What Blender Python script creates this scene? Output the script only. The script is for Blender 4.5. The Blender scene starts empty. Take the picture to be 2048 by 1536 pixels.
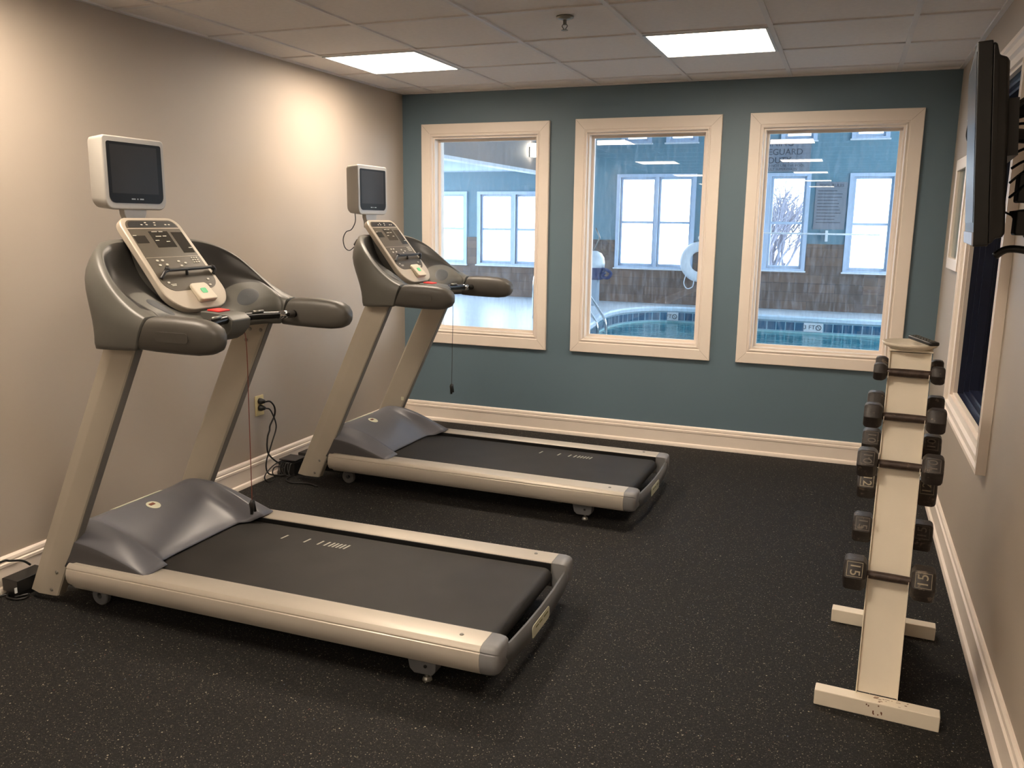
import bpy, bmesh, math, random
from mathutils import Vector, Matrix
from mathutils.bvhtree import BVHTree
random.seed(7)
C = bpy.context.scene.collection
SC = bpy.context.scene
PI = math.pi

# ------------------------------------------------------------------ camera, world, exposure
F_PX, CX, CY, CZ, YAW, PITCH, ROLL = 1696.46, 3.16076, -5.80656, 1.53935, -0.37144, -0.19058, 0.01256
cam_d = bpy.data.cameras.new('camera'); cam = bpy.data.objects.new('camera', cam_d); C.objects.link(cam)
cam_d.sensor_fit = 'HORIZONTAL'; cam_d.sensor_width = 36.0; cam_d.lens = 36.0 * F_PX / 2048.0
cam_d.clip_start = 0.02; cam_d.clip_end = 200
f = Vector((math.sin(YAW)*math.cos(PITCH), math.cos(YAW)*math.cos(PITCH), math.sin(PITCH)))
r = f.cross(Vector((0, 0, 1))).normalized(); u = r.cross(f)
r2 = math.cos(ROLL)*r + math.sin(ROLL)*u; u2 = -math.sin(ROLL)*r + math.cos(ROLL)*u
m = Matrix((r2, u2, -f)).transposed().to_4x4(); m.translation = (CX, CY, CZ); cam.matrix_world = m
SC.camera = cam
SC.view_settings.view_transform = 'Standard'; SC.view_settings.look = 'None'
SC.view_settings.gamma = 1.0; SC.view_settings.use_curve_mapping = False
SC.view_settings.exposure = 0.0
SC.cycles.use_denoising = True
SC.cycles.max_bounces = 10; SC.cycles.diffuse_bounces = 5; SC.cycles.glossy_bounces = 5
SC.cycles.transparent_max_bounces = 16; SC.cycles.sample_clamp_indirect = 6.0

LAMP_W = 38.0            # emission of the ceiling panels
LAMP_C = (1.0, 0.83, 0.655)
DAY = 10.0                # daylight outside the pool hall
world = bpy.data.worlds.new('daylight'); SC.world = world; world.use_nodes = True
wn = world.node_tree.nodes; wl = world.node_tree.links
bg = wn['Background']; bg.inputs['Strength'].default_value = DAY
tcw = wn.new('ShaderNodeTexCoord'); sp = wn.new('ShaderNodeSeparateXYZ'); rw = wn.new('ShaderNodeValToRGB')
wl.new(tcw.outputs['Generated'], sp.inputs[0]); wl.new(sp.outputs['Z'], rw.inputs[0]); wl.new(rw.outputs[0], bg.inputs['Color'])
rw.color_ramp.elements[0].position = 0.0; rw.color_ramp.elements[0].color = (.80, .90, 1.0, 1)
rw.color_ramp.elements[1].position = 0.5; rw.color_ramp.elements[1].color = (.72, .86, 1.0, 1)

# ------------------------------------------------------------------ materials
def lin(c):
    return tuple((v/255/12.92 if v/255 <= .04045 else ((v/255+.055)/1.055)**2.4) for v in c)
MATS = {}
def mat(name, rgb, rough=.5, metal=0.0, var=.06, scale=12.0, bump=0.0, bscale=60.0, spec=.5, coat=0.0):
    """procedural principled material: colour with a little noise variation"""
    if name in MATS: return MATS[name]
    m = bpy.data.materials.new(name); m.use_nodes = True; MATS[name] = m
    n, l = m.node_tree.nodes, m.node_tree.links
    b = n['Principled BSDF']; c = lin(rgb)
    tc = n.new('ShaderNodeTexCoord')
    nz = n.new('ShaderNodeTexNoise'); nz.inputs['Scale'].default_value = scale; nz.inputs['Detail'].default_value = 4
    l.new(tc.outputs['Object'], nz.inputs['Vector'])
    rp = n.new('ShaderNodeValToRGB'); l.new(nz.outputs['Fac'], rp.inputs[0])
    rp.color_ramp.elements[0].position = .3; rp.color_ramp.elements[1].position = .7
    rp.color_ramp.elements[0].color = (*[v*(1-var) for v in c], 1); rp.color_ramp.elements[1].color = (*[min(1, v*(1+var)) for v in c], 1)
    l.new(rp.outputs[0], b.inputs['Base Color'])
    b.inputs['Roughness'].default_value = rough; b.inputs['Metallic'].default_value = metal
    b.inputs['Specular IOR Level'].default_value = spec; b.inputs['Coat Weight'].default_value = coat
    if bump:
        n2 = n.new('ShaderNodeTexNoise'); n2.inputs['Scale'].default_value = bscale; n2.inputs['Detail'].default_value = 3
        l.new(tc.outputs['Object'], n2.inputs['Vector'])
        bp = n.new('ShaderNodeBump'); bp.inputs['Strength'].default_value = bump; bp.inputs['Distance'].default_value = .002
        l.new(n2.outputs['Fac'], bp.inputs['Height']); l.new(bp.outputs[0], b.inputs['Normal'])
    return m

def emis(name, rgb, s):
    if name in MATS: return MATS[name]
    m = bpy.data.materials.new(name); m.use_nodes = True; MATS[name] = m
    n, l = m.node_tree.nodes, m.node_tree.links; n.clear()
    e = n.new('ShaderNodeEmission'); o = n.new('ShaderNodeOutputMaterial'); l.new(e.outputs[0], o.inputs[0])
    e.inputs['Color'].default_value = (*rgb, 1); e.inputs['Strength'].default_value = s
    return m

def glass_mat(name, tint=(1, 1, 1), base=.045, haze=0.0):
    if name in MATS: return MATS[name]
    m = bpy.data.materials.new(name); m.use_nodes = True; MATS[name] = m
    n, l = m.node_tree.nodes, m.node_tree.links; n.clear()
    tr = n.new('ShaderNodeBsdfTransparent'); tr.inputs[0].default_value = (*tint, 1)
    gl = n.new('ShaderNodeBsdfGlossy'); gl.inputs['Roughness'].default_value = .0
    lw = n.new('ShaderNodeLayerWeight'); lw.inputs['Blend'].default_value = .5
    pw = n.new('ShaderNodeMath'); pw.operation = 'POWER'; pw.inputs[1].default_value = 5.0
    l.new(lw.outputs['Facing'], pw.inputs[0])
    mr = n.new('ShaderNodeMapRange'); mr.inputs['To Min'].default_value = base; mr.inputs['To Max'].default_value = .9
    l.new(pw.outputs[0], mr.inputs['Value'])
    mx = n.new('ShaderNodeMixShader'); l.new(mr.outputs[0], mx.inputs[0]); l.new(tr.outputs[0], mx.inputs[1]); l.new(gl.outputs[0], mx.inputs[2])
    o = n.new('ShaderNodeOutputMaterial')
    if haze:  # veiling glare painted into the pane as a pale streaky layer
        df = n.new('ShaderNodeBsdfDiffuse'); df.inputs[0].default_value = (.8, .88, 1, 1)
        tc = n.new('ShaderNodeTexCoord'); mp = n.new('ShaderNodeMapping'); mp.inputs['Scale'].default_value = (14, 1, 2.5)
        nz = n.new('ShaderNodeTexNoise'); nz.inputs['Scale'].default_value = 3; nz.inputs['Detail'].default_value = 8; nz.inputs['Roughness'].default_value = .7
        l.new(tc.outputs['Object'], mp.inputs[0]); l.new(mp.outputs[0], nz.inputs['Vector'])
        r3 = n.new('ShaderNodeMapRange'); r3.inputs['From Min'].default_value = .45; r3.inputs['From Max'].default_value = .8
        r3.inputs['To Min'].default_value = 0; r3.inputs['To Max'].default_value = haze
        l.new(nz.outputs['Fac'], r3.inputs['Value'])
        tl = n.new('ShaderNodeBsdfTranslucent'); tl.inputs[0].default_value = (.8, .88, 1, 1)
        m3 = n.new('ShaderNodeMixShader'); m3.inputs[0].default_value = .7; l.new(df.outputs[0], m3.inputs[1]); l.new(tl.outputs[0], m3.inputs[2])
        m2 = n.new('ShaderNodeMixShader'); l.new(r3.outputs[0], m2.inputs[0]); l.new(mx.outputs[0], m2.inputs[1]); l.new(m3.outputs[0], m2.inputs[2])
        l.new(m2.outputs[0], o.inputs[0])
    else:
        l.new(mx.outputs[0], o.inputs[0])
    return m

def rubber_floor():
    m = bpy.data.materials.new('rubber_floor'); m.use_nodes = True
    n, l = m.node_tree.nodes, m.node_tree.links; b = n['Principled BSDF']
    tc = n.new('ShaderNodeTexCoord')
    def flecks(scale, thr, seed, ramp):
        mp = n.new('ShaderNodeMapping'); mp.inputs['Location'].default_value = (seed, seed*2.3, 0)
        l.new(tc.outputs['Object'], mp.inputs[0])
        v = n.new('ShaderNodeTexVoronoi'); v.inputs['Scale'].default_value = scale; l.new(mp.outputs[0], v.inputs['Vector'])
        sep = n.new('ShaderNodeSeparateColor'); l.new(v.outputs['Color'], sep.inputs[0])
        lt = n.new('ShaderNodeMath'); lt.operation = 'GREATER_THAN'; lt.inputs[1].default_value = thr; l.new(sep.outputs[0], lt.inputs[0])
        d = n.new('ShaderNodeMath'); d.operation = 'LESS_THAN'; d.inputs[1].default_value = .36; l.new(v.outputs['Distance'], d.inputs[0])
        mu = n.new('ShaderNodeMath'); mu.operation = 'MULTIPLY'; l.new(lt.outputs[0], mu.inputs[0]); l.new(d.outputs[0], mu.inputs[1])
        rp = n.new('ShaderNodeValToRGB'); l.new(sep.outputs[1], rp.inputs[0])
        rp.color_ramp.interpolation = 'CONSTANT'; rp.color_ramp.elements[0].color = ramp[0]; rp.color_ramp.elements[1].position = .55; rp.color_ramp.elements[1].color = ramp[1]
        e = rp.color_ramp.elements.new(.8); e.color = ramp[2]
        return mu, rp
    base = n.new('ShaderNodeTexNoise'); base.inputs['Scale'].default_value = 90; base.inputs['Detail'].default_value = 6
    l.new(tc.outputs['Object'], base.inputs['Vector'])
    br = n.new('ShaderNodeValToRGB'); l.new(base.outputs['Fac'], br.inputs[0])
    br.color_ramp.elements[0].position = .3; br.color_ramp.elements[0].color = (.0045, .0047, .005, 1)
    br.color_ramp.elements[1].position = .75; br.color_ramp.elements[1].color = (.015, .0145, .0145, 1)
    cur = br.outputs[0]
    for sc_, thr, seed, ramp in ((200, .87, 3, ((.21, .19, .145, 1), (.11, .10, .08, 1), (.06, .06, .065, 1))),
                                 (300, .70, 11, ((.075, .066, .050, 1), (.048, .043, .034, 1), (.028, .030, .034, 1))),
                                 (130, .99, 23, ((.32, .29, .22, 1), (.10, .05, .04, 1), (.08, .10, .14, 1)))):
        mu, rp = flecks(sc_, thr, seed, ramp)
        mx = n.new('ShaderNodeMix'); mx.data_type = 'RGBA'; l.new(mu.outputs[0], mx.inputs[0]); l.new(cur, mx.inputs[6]); l.new(rp.outputs[0], mx.inputs[7])
        cur = mx.outputs[2]
    l.new(cur, b.inputs['Base Color']); b.inputs['Roughness'].default_value = .7; b.inputs['Specular IOR Level'].default_value = .22
    bp = n.new('ShaderNodeBump'); bp.inputs['Strength'].default_value = .35; bp.inputs['Distance'].default_value = .002
    l.new(base.outputs['Fac'], bp.inputs['Height']); l.new(bp.outputs[0], b.inputs['Normal'])
    return m

def stone_mat():
    m = bpy.data.materials.new('stone_tile'); m.use_nodes = True
    n, l = m.node_tree.nodes, m.node_tree.links; b = n['Principled BSDF']
    tc = n.new('ShaderNodeTexCoord'); sx = n.new('ShaderNodeSeparateXYZ'); l.new(tc.outputs['Object'], sx.inputs[0])
    cb = n.new('ShaderNodeCombineXYZ'); l.new(sx.outputs['X'], cb.inputs['X']); l.new(sx.outputs['Z'], cb.inputs['Y'])
    br = n.new('ShaderNodeTexBrick'); l.new(cb.outputs[0], br.inputs['Vector'])
    br.inputs['Scale'].default_value = 1; br.inputs['Brick Width'].default_value = .46; br.inputs['Row Height'].default_value = .16
    br.inputs['Mortar Size'].default_value = .004
    br.inputs['Color1'].default_value = (*lin((124, 105, 92)), 1); br.inputs['Color2'].default_value = (*lin((102, 90, 82)), 1); br.inputs['Mortar'].default_value = (*lin((84, 76, 72)), 1)
    nz = n.new('ShaderNodeTexNoise'); nz.inputs['Scale'].default_value = 3.5; nz.inputs['Detail'].default_value = 6; l.new(tc.outputs['Object'], nz.inputs['Vector'])
    rp = n.new('ShaderNodeValToRGB'); l.new(nz.outputs['Fac'], rp.inputs[0]); rp.color_ramp.elements[0].color = (.55, .5, .52, 1); rp.color_ramp.elements[1].color = (1.25, 1.2, 1.15, 1)
    mx = n.new('ShaderNodeMix'); mx.data_type = 'RGBA'; mx.blend_type = 'MULTIPLY'; mx.inputs[0].default_value = 1
    l.new(br.outputs['Color'], mx.inputs[6]); l.new(rp.outputs[0], mx.inputs[7]); l.new(mx.outputs[2], b.inputs['Base Color'])
    b.inputs['Roughness'].default_value = .6
    return m

def tile_band_mat():
    m = bpy.data.materials.new('pool_tile'); m.use_nodes = True
    n, l = m.node_tree.nodes, m.node_tree.links; b = n['Principled BSDF']
    tc = n.new('ShaderNodeTexCoord'); sx = n.new('ShaderNodeSeparateXYZ'); l.new(tc.outputs['UV'], sx.inputs[0])
    br = n.new('ShaderNodeTexBrick'); l.new(tc.outputs['UV'], br.inputs['Vector'])
    br.offset = 0; br.inputs['Scale'].default_value = 1; br.inputs['Brick Width'].default_value = .15; br.inputs['Row Height'].default_value = .15
    br.inputs['Mortar Size'].default_value = .008
    br.inputs['Color1'].default_value = (*lin((48, 88, 118)), 1); br.inputs['Color2'].default_value = (*lin((60, 106, 136)), 1); br.inputs['Mortar'].default_value = (*lin((150, 185, 200)), 1)
    l.new(br.outputs['Color'], b.inputs['Base Color']); b.inputs['Roughness'].default_value = .15
    return m

def water_mat():
    m = bpy.data.materials.new('pool_water'); m.use_nodes = True
    n, l = m.node_tree.nodes, m.node_tree.links; b = n['Principled BSDF']
    tc = n.new('ShaderNodeTexCoord'); mp = n.new('ShaderNodeMapping'); mp.inputs['Scale'].default_value = (1, 1, 1); l.new(tc.outputs['Object'], mp.inputs[0])
    nz = n.new('ShaderNodeTexNoise'); nz.inputs['Scale'].default_value = 5; nz.inputs['Detail'].default_value = 5; l.new(mp.outputs[0], nz.inputs['Vector'])
    rp = n.new('ShaderNodeValToRGB'); l.new(nz.outputs['Fac'], rp.inputs[0])
    rp.color_ramp.elements[0].position = .35; rp.color_ramp.elements[0].color = (*lin((24, 92, 102)), 1)
    rp.color_ramp.elements[1].position = .7; rp.color_ramp.elements[1].color = (*lin((52, 132, 138)), 1)
    l.new(rp.outputs[0], b.inputs['Base Color']); b.inputs['Roughness'].default_value = .06; b.inputs['IOR'].default_value = 1.33
    bp = n.new('ShaderNodeBump'); bp.inputs['Strength'].default_value = .35; bp.inputs['Distance'].default_value = .03
    l.new(nz.outputs['Fac'], bp.inputs['Height']); l.new(bp.outputs[0], b.inputs['Normal'])
    return m

# ------------------------------------------------------------------ mesh helpers
class MB:
    def __init__(s): s.v = []; s.f = []; s.mi = []
    def add(s, vs, fs, mi=0):
        o = len(s.v); s.v += [tuple(p) for p in vs]; s.f += [tuple(i+o for i in q) for q in fs]; s.mi += [mi]*len(fs); return s
    def box(s, x0, x1, y0, y1, z0, z1, mi=0):
        x0, x1 = min(x0, x1), max(x0, x1); y0, y1 = min(y0, y1), max(y0, y1); z0, z1 = min(z0, z1), max(z0, z1)
        vs = [(x, y, z) for x in (x0, x1) for y in (y0, y1) for z in (z0, z1)]
        return s.add(vs, [(0, 1, 3, 2), (4, 6, 7, 5), (0, 4, 5, 1), (2, 3, 7, 6), (0, 2, 6, 4), (1, 5, 7, 3)], mi)
    def prism(s, poly, fn, a, b, mi=0):
        """poly of (p,q); fn(p,q,t)->xyz; extruded between t=a and t=b"""
        k = len(poly)
        vs = [fn(p, q, a) for p, q in poly] + [fn(p, q, b) for p, q in poly]
        fs = [tuple(range(k-1, -1, -1)), tuple(range(k, 2*k))] + [(i, (i+1) % k, k+(i+1) % k, k+i) for i in range(k)]
        return s.add(vs, fs, mi)
    def loft(s, rings, closed=True, caps=True, mi=0):
        k = len(rings[0]); vs = [p for rg in rings for p in rg]; fs = []
        for j in range(len(rings)-1):
            for i in range(k if closed else k-1):
                fs.append((j*k+i, j*k+(i+1) % k, (j+1)*k+(i+1) % k, (j+1)*k+i))
        if caps and closed:
            fs.append(tuple(range(k-1, -1, -1))); fs.append(tuple((len(rings)-1)*k+i for i in range(k)))
        return s.add(vs, fs, mi)
    def tube(s, pts, rad, n=10, mi=0, closed=False):
        pts = [Vector(p) for p in pts]; rs = rad if isinstance(rad, (list, tuple)) else [rad]*len(pts)
        rings = []; prev = None
        for i, p in enumerate(pts):
            d = (pts[min(i+1, len(pts)-1)] - pts[max(i-1, 0)])
            if d.length < 1e-9: d = Vector((0, 0, 1))
            d.normalize()
            if prev is None:
                a = Vector((0, 0, 1)) if abs(d.z) < .9 else Vector((1, 0, 0)); a = d.cross(a).normalized()
            else:
                a = prev - d*prev.dot(d); a = a.normalized() if a.length > 1e-6 else d.orthogonal().normalized()
            prev = a; b = d.cross(a)
            rings.append([tuple(p + rs[i]*(math.cos(2*PI*k/n)*a + math.sin(2*PI*k/n)*b)) for k in range(n)])
        return s.loft(rings, True, True, mi)
    def build(s, name, m, parent=None, smooth=False, bevel=0, sub=0, seg=2, auto=None):
        me = bpy.data.meshes.new(name); me.from_pydata(s.v, [], s.f)
        ms = m if isinstance(m, (list, tuple)) else [m]
        for x in ms: me.materials.append(x)
        for p, i in zip(me.polygons, s.mi): p.material_index = i
        bm = bmesh.new(); bm.from_mesh(me); bmesh.ops.recalc_face_normals(bm, faces=bm.faces); bm.to_mesh(me); bm.free()
        o = bpy.data.objects.new(name, me); C.objects.link(o)
        if parent: o.parent = parent
        if smooth or sub or auto:
            for p in me.polygons: p.use_smooth = True
        if auto:
            bm = bmesh.new(); bm.from_mesh(me)
            for e in bm.edges:
                if len(e.link_faces) == 2 and e.calc_face_angle(0) > math.radians(auto): e.smooth = False
            bm.to_mesh(me); bm.free()
        if bevel:
            b = o.modifiers.new('bevel', 'BEVEL'); b.width = bevel; b.segments = seg; b.limit_method = 'ANGLE'; b.angle_limit = math.radians(35)
            for p in me.polygons: p.use_smooth = True
            if not sub: b.harden_normals = True
        if sub:
            q = o.modifiers.new('subd', 'SUBSURF'); q.levels = sub; q.render_levels = sub
        return o

def spline(pts, n=8):
    """Catmull-Rom through the points"""
    P = [Vector(p) for p in pts]; out = []
    for i in range(len(P)-1):
        a, b, c, d = P[max(i-1, 0)], P[i], P[i+1], P[min(i+2, len(P)-1)]
        for k in range(n):
            t = k/n; out.append(.5*((2*b)+(-a+c)*t+(2*a-5*b+4*c-d)*t*t+(-a+3*b-3*c+d)*t**3))
    out.append(P[-1]); return out

def rrect(p0, p1, q0, q1, rad, n=6):
    """rounded rectangle outline; rad = one radius or four (p0q0, p1q0, p1q1, p0q1)"""
    R = rad if isinstance(rad, (list, tuple)) else [rad]*4
    out = []
    for (cx, cy, rr, a0) in ((p0+R[0], q0+R[0], R[0], PI), (p1-R[1], q0+R[1], R[1], 1.5*PI), (p1-R[2], q1-R[2], R[2], 0), (p0+R[3], q1-R[3], R[3], .5*PI)):
        for k in range(n+1):
            a = a0 + .5*PI*k/n; out.append((cx+rr*math.cos(a), cy+rr*math.sin(a)))
    return out

def text_mesh(s, txt, size, depth, fn, spacing=1.0, mi=0, align='CENTER'):
    """adds lettering to MB s; fn(px, py, pz) -> xyz"""
    cu = bpy.data.curves.new('t', 'FONT'); cu.body = txt; cu.size = size; cu.extrude = depth; cu.align_x = align; cu.align_y = 'CENTER'
    cu.space_line = spacing; cu.resolution_u = 3
    o = bpy.data.objects.new('t', cu); C.objects.link(o)
    dg = bpy.context.evaluated_depsgraph_get(); me = bpy.data.meshes.new_from_object(o.evaluated_get(dg))
    s.add([fn(*v.co) for v in me.vertices], [tuple(p.vertices) for p in me.polygons], mi)
    bpy.data.objects.remove(o); bpy.data.curves.remove(cu); bpy.data.meshes.remove(me)
    return s

def empty(name, loc, rz=0):
    o = bpy.data.objects.new(name, None); C.objects.link(o); o.location = loc; o.rotation_euler = (0, 0, rz); o.empty_display_size = .1
    return o
def tag(o, label=None, cat=None, group=None, kind=None):
    if label: o['label'] = label
    if cat: o['category'] = cat
    if group: o['group'] = group
    if kind: o['kind'] = kind
    return o
def struct(o): o['kind'] = 'structure'; return o
def copy_tree(o, parent=None):
    c = o.copy(); C.objects.link(c)
    if parent: c.parent = parent
    for ch in list(o.children): copy_tree(ch, c)
    return c

def wall_holes(s, u0, u1, z0, z1, holes, fn, d0, d1, mi=0):
    """slab in (u,z) with rectangular holes (u0,u1,z0,z1); fn(u, d, z) -> xyz"""
    us = sorted({u0, u1, *[h[0] for h in holes], *[h[1] for h in holes]}); zs = sorted({z0, z1, *[h[2] for h in holes], *[h[3] for h in holes]})
    us = [q for q in us if u0 <= q <= u1]; zs = [q for q in zs if z0 <= q <= z1]
    def solid(i, j):
        if i < 0 or j < 0 or i >= len(us)-1 or j >= len(zs)-1: return False
        cu, cz = (us[i]+us[i+1])/2, (zs[j]+zs[j+1])/2
        return not any(h[0] < cu < h[1] and h[2] < cz < h[3] for h in holes)
    vs, fs = [], []
    def quad(pts):
        k = len(vs); vs.extend(fn(*p) for p in pts); fs.append((k, k+1, k+2, k+3))
    for i in range(len(us)-1):
        for j in range(len(zs)-1):
            if not solid(i, j): continue
            a, b, c, d = us[i], us[i+1], zs[j], zs[j+1]
            quad([(a, d0, c), (b, d0, c), (b, d0, d), (a, d0, d)]); quad([(a, d1, c), (a, d1, d), (b, d1, d), (b, d1, c)])
            if not solid(i-1, j): quad([(a, d0, c), (a, d0, d), (a, d1, d), (a, d1, c)])
            if not solid(i+1, j): quad([(b, d0, c), (b, d1, c), (b, d1, d), (b, d0, d)])
            if not solid(i, j-1): quad([(a, d0, c), (a, d1, c), (b, d1, c), (b, d0, c)])
            if not solid(i, j+1): quad([(a, d0, d), (b, d0, d), (b, d1, d), (a, d1, d)])
    bmv = {}; idx = []; nv = []
    for p in vs:
        k = tuple(round(q, 5) for q in p)
        if k not in bmv: bmv[k] = len(nv); nv.append(k)
        idx.append(bmv[k])
    return s.add(nv, [tuple(idx[i] for i in q) for q in fs], mi)

# ------------------------------------------------------------------ material set
M_WALL = mat('greige_wall_paint', (173, 162, 149), .55, var=.02, scale=2, bump=.05, bscale=300)
M_TEAL = mat('teal_wall_paint', (97, 118, 131), .5, var=.02, scale=2, bump=.05, bscale=300)
M_TRIM = mat('cream_trim_paint', (238, 226, 214), .38, var=.015, scale=6)
M_CEIL = mat('ceiling_tile', (238, 232, 228), .9, var=.025, scale=40, bump=.3, bscale=400)
M_TBAR = mat('ceiling_grid_metal', (228, 224, 222), .5, var=.02)
M_FLOOR = rubber_floor()
M_NAVY = mat('navy_window_frame', (30, 36, 58), .3, var=.08)
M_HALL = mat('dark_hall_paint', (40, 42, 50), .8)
M_SILVER = mat('silver_paint', (200, 192, 180), .38, metal=.35, var=.02, scale=5)
M_POST = mat('upright_silver_paint', (176, 168, 154), .42, metal=.1, var=.03, scale=5)
M_POSTD = mat('upright_inner_grey', (112, 108, 102), .5, var=.03)
M_GREY = mat('console_grey_plastic', (84, 83, 78), .42, var=.04, scale=20, bump=.08, bscale=700)
M_DKG = mat('pocket_dark_plastic', (33, 32, 30), .38, var=.06)
M_ARM = mat('handrail_rubber', (72, 69, 64), .45, var=.04, bump=.1, bscale=800)
M_HOOD = mat('motor_cover_blue_grey', (96, 97, 104), .34, var=.04, scale=10, bump=.05, bscale=600)
M_HOODD = mat('motor_cover_side', (72, 71, 74), .45, var=.05)
M_CAP = mat('rail_cap_grey', (126, 126, 128), .42, var=.04)
M_CAPD = mat('rear_bar_grey', (92, 93, 95), .42, var=.05)
M_BELT = mat('running_belt_rubber', (38, 36, 34), .55, var=.22, scale=7, bump=.25, bscale=500, spec=.4)
M_BLACK = mat('black_plastic', (22, 22, 22), .4, var=.1)
M_BLACKG = mat('black_gloss', (18, 18, 18), .22, spec=.25, var=.05)
M_DISP = mat('console_glass_overlay', (74, 68, 58), .3, var=.1, scale=9)
M_DISP2 = mat('lcd_window_dark', (44, 42, 38), .12, var=.12, scale=14)
M_PANEL = mat('console_silver_bezel', (172, 163, 149), .34, metal=.2, var=.02)
M_SCRH = mat('screen_housing_grey', (160, 157, 151), .36, var=.02)
M_SCR = mat('screen_glass', (38, 35, 33), .3, spec=.12, var=.1, scale=6)
M_PRINT = mat('pale_print', (186, 184, 172), .5)
M_BEIGE = mat('beige_plastic', (184, 175, 157), .45, var=.02)
M_GREEN = mat('green_key', (86, 186, 132), .4)
M_REDK = mat('red_key', (206, 36, 34), .4)
M_CHROME = mat('chrome', (205, 205, 205), .12, metal=1.0, var=.02)
M_STEEL = mat('dull_steel', (140, 138, 132), .4, metal=.8)
M_LABEL = mat('pale_sticker', (214, 214, 190), .5, var=.03)
M_IRON = mat('chipped_cast_iron', (42, 37, 35), .5, var=.35, scale=35, bump=.5, bscale=90, spec=.5)
M_IRONH = mat('worn_handle_iron', (66, 54, 48), .42, metal=.3, var=.4, scale=50, bump=.3, bscale=200)
def worn_iron(m, c2, thr, sc):
    n, l = m.node_tree.nodes, m.node_tree.links; b = n['Principled BSDF']; src = b.inputs['Base Color'].links[0].from_socket
    tc = n.new('ShaderNodeTexCoord'); oi = n.new('ShaderNodeObjectInfo'); ad = n.new('ShaderNodeVectorMath'); ad.operation = 'ADD'; l.new(tc.outputs['Object'], ad.inputs[0]); l.new(oi.outputs['Location'], ad.inputs[1])
    nz = n.new('ShaderNodeTexNoise'); nz.inputs['Scale'].default_value = sc; nz.inputs['Detail'].default_value = 8; nz.inputs['Roughness'].default_value = .75; l.new(ad.outputs[0], nz.inputs['Vector'])
    mr = n.new('ShaderNodeMapRange'); mr.inputs['From Min'].default_value = thr; mr.inputs['From Max'].default_value = thr+.05; l.new(nz.outputs['Fac'], mr.inputs['Value'])
    mx = n.new('ShaderNodeMix'); mx.data_type = 'RGBA'; l.new(mr.outputs[0], mx.inputs[0]); l.new(src, mx.inputs[6]); mx.inputs[7].default_value = (*lin(c2), 1); l.new(mx.outputs[2], b.inputs['Base Color'])
worn_iron(M_IRON, (104, 92, 80), .585, 32); worn_iron(M_IRONH, (112, 98, 80), .60, 45)
M_NUMD = mat('faint_raised_number', (92, 84, 76), .5, var=.2, scale=60)
M_NUM = mat('worn_raised_number', (146, 136, 116), .45, metal=.3, var=.2, scale=60)
M_RACK = mat('cream_rack_paint', (228, 218, 200), .38, var=.03, scale=9)
M_RUST = mat('rust_scuff', (118, 76, 48), .8, var=.4, scale=60)
M_REDCORD = mat('red_brown_cord', (120, 56, 40), .6)
M_OUTLET = mat('almond_outlet_plate', (216, 200, 150), .45, var=.02)
M_GLASS = glass_mat('clear_pane', (1, 1, 1), .04)
M_GLASSP = glass_mat('streaky_haze_pane', (.97, .99, 1), .06, haze=.12)
M_GLASSD = glass_mat('hall_pane', (.8, .85, .9), .07)
M_PBLUE = mat('pool_hall_blue_paint', (104, 140, 154), .6, var=.03)
M_DECK = mat('pool_deck_concrete', (196, 206, 214), .35, var=.05, scale=3)
M_PTRIM = mat('pool_window_vinyl', (190, 205, 225), .45, var=.02)
M_PCEIL = mat('pool_hall_ceiling', (190, 205, 220), .8, var=.02)
M_BULK = mat('soffit_taupe_paint', (132, 124, 120), .6, var=.03)
M_STONE = stone_mat(); M_TILE = tile_band_mat(); M_WATER = water_mat()
M_SIGN = mat('grey_sign_panel', (128, 132, 140), .5, var=.02)
M_SIGNT = mat('dark_sign_ink', (58, 62, 72), .6)
M_WHITE = mat('white_plastic', (222, 226, 230), .4, var=.02)
M_BLUE = mat('blue_fabric', (62, 68, 104), .7, var=.15)
M_BARK = mat('bare_bark', (120, 118, 128), .8, var=.2)
M_SNOW = mat('snowy_ground', (225, 232, 245), .8, var=.03)
M_LAMP = emis('lamp_panel', LAMP_C, LAMP_W)
# the prismatic lens of the panels throws its light mostly downwards
n_, l_ = M_LAMP.node_tree.nodes, M_LAMP.node_tree.links
ge_ = n_.new('ShaderNodeNewGeometry'); vm_ = n_.new('ShaderNodeVectorMath'); vm_.operation = 'DOT_PRODUCT'
l_.new(ge_.outputs['Incoming'], vm_.inputs[0]); l_.new(ge_.outputs['Normal'], vm_.inputs[1])
ab_ = n_.new('ShaderNodeMath'); ab_.operation = 'ABSOLUTE'; l_.new(vm_.outputs['Value'], ab_.inputs[0])
po_ = n_.new('ShaderNodeMath'); po_.operation = 'POWER'; po_.inputs[1].default_value = .35; l_.new(ab_.outputs[0], po_.inputs[0])
mu_ = n_.new('ShaderNodeMath'); mu_.operation = 'MULTIPLY'; mu_.inputs[1].default_value = LAMP_W; l_.new(po_.outputs[0], mu_.inputs[0])
l_.new(mu_.outputs[0], [q for q in n_ if q.type == 'EMISSION'][0].inputs['Strength'])
M_PLAMP = emis('sconce_glow', (1, .90, .72), 30)

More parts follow.
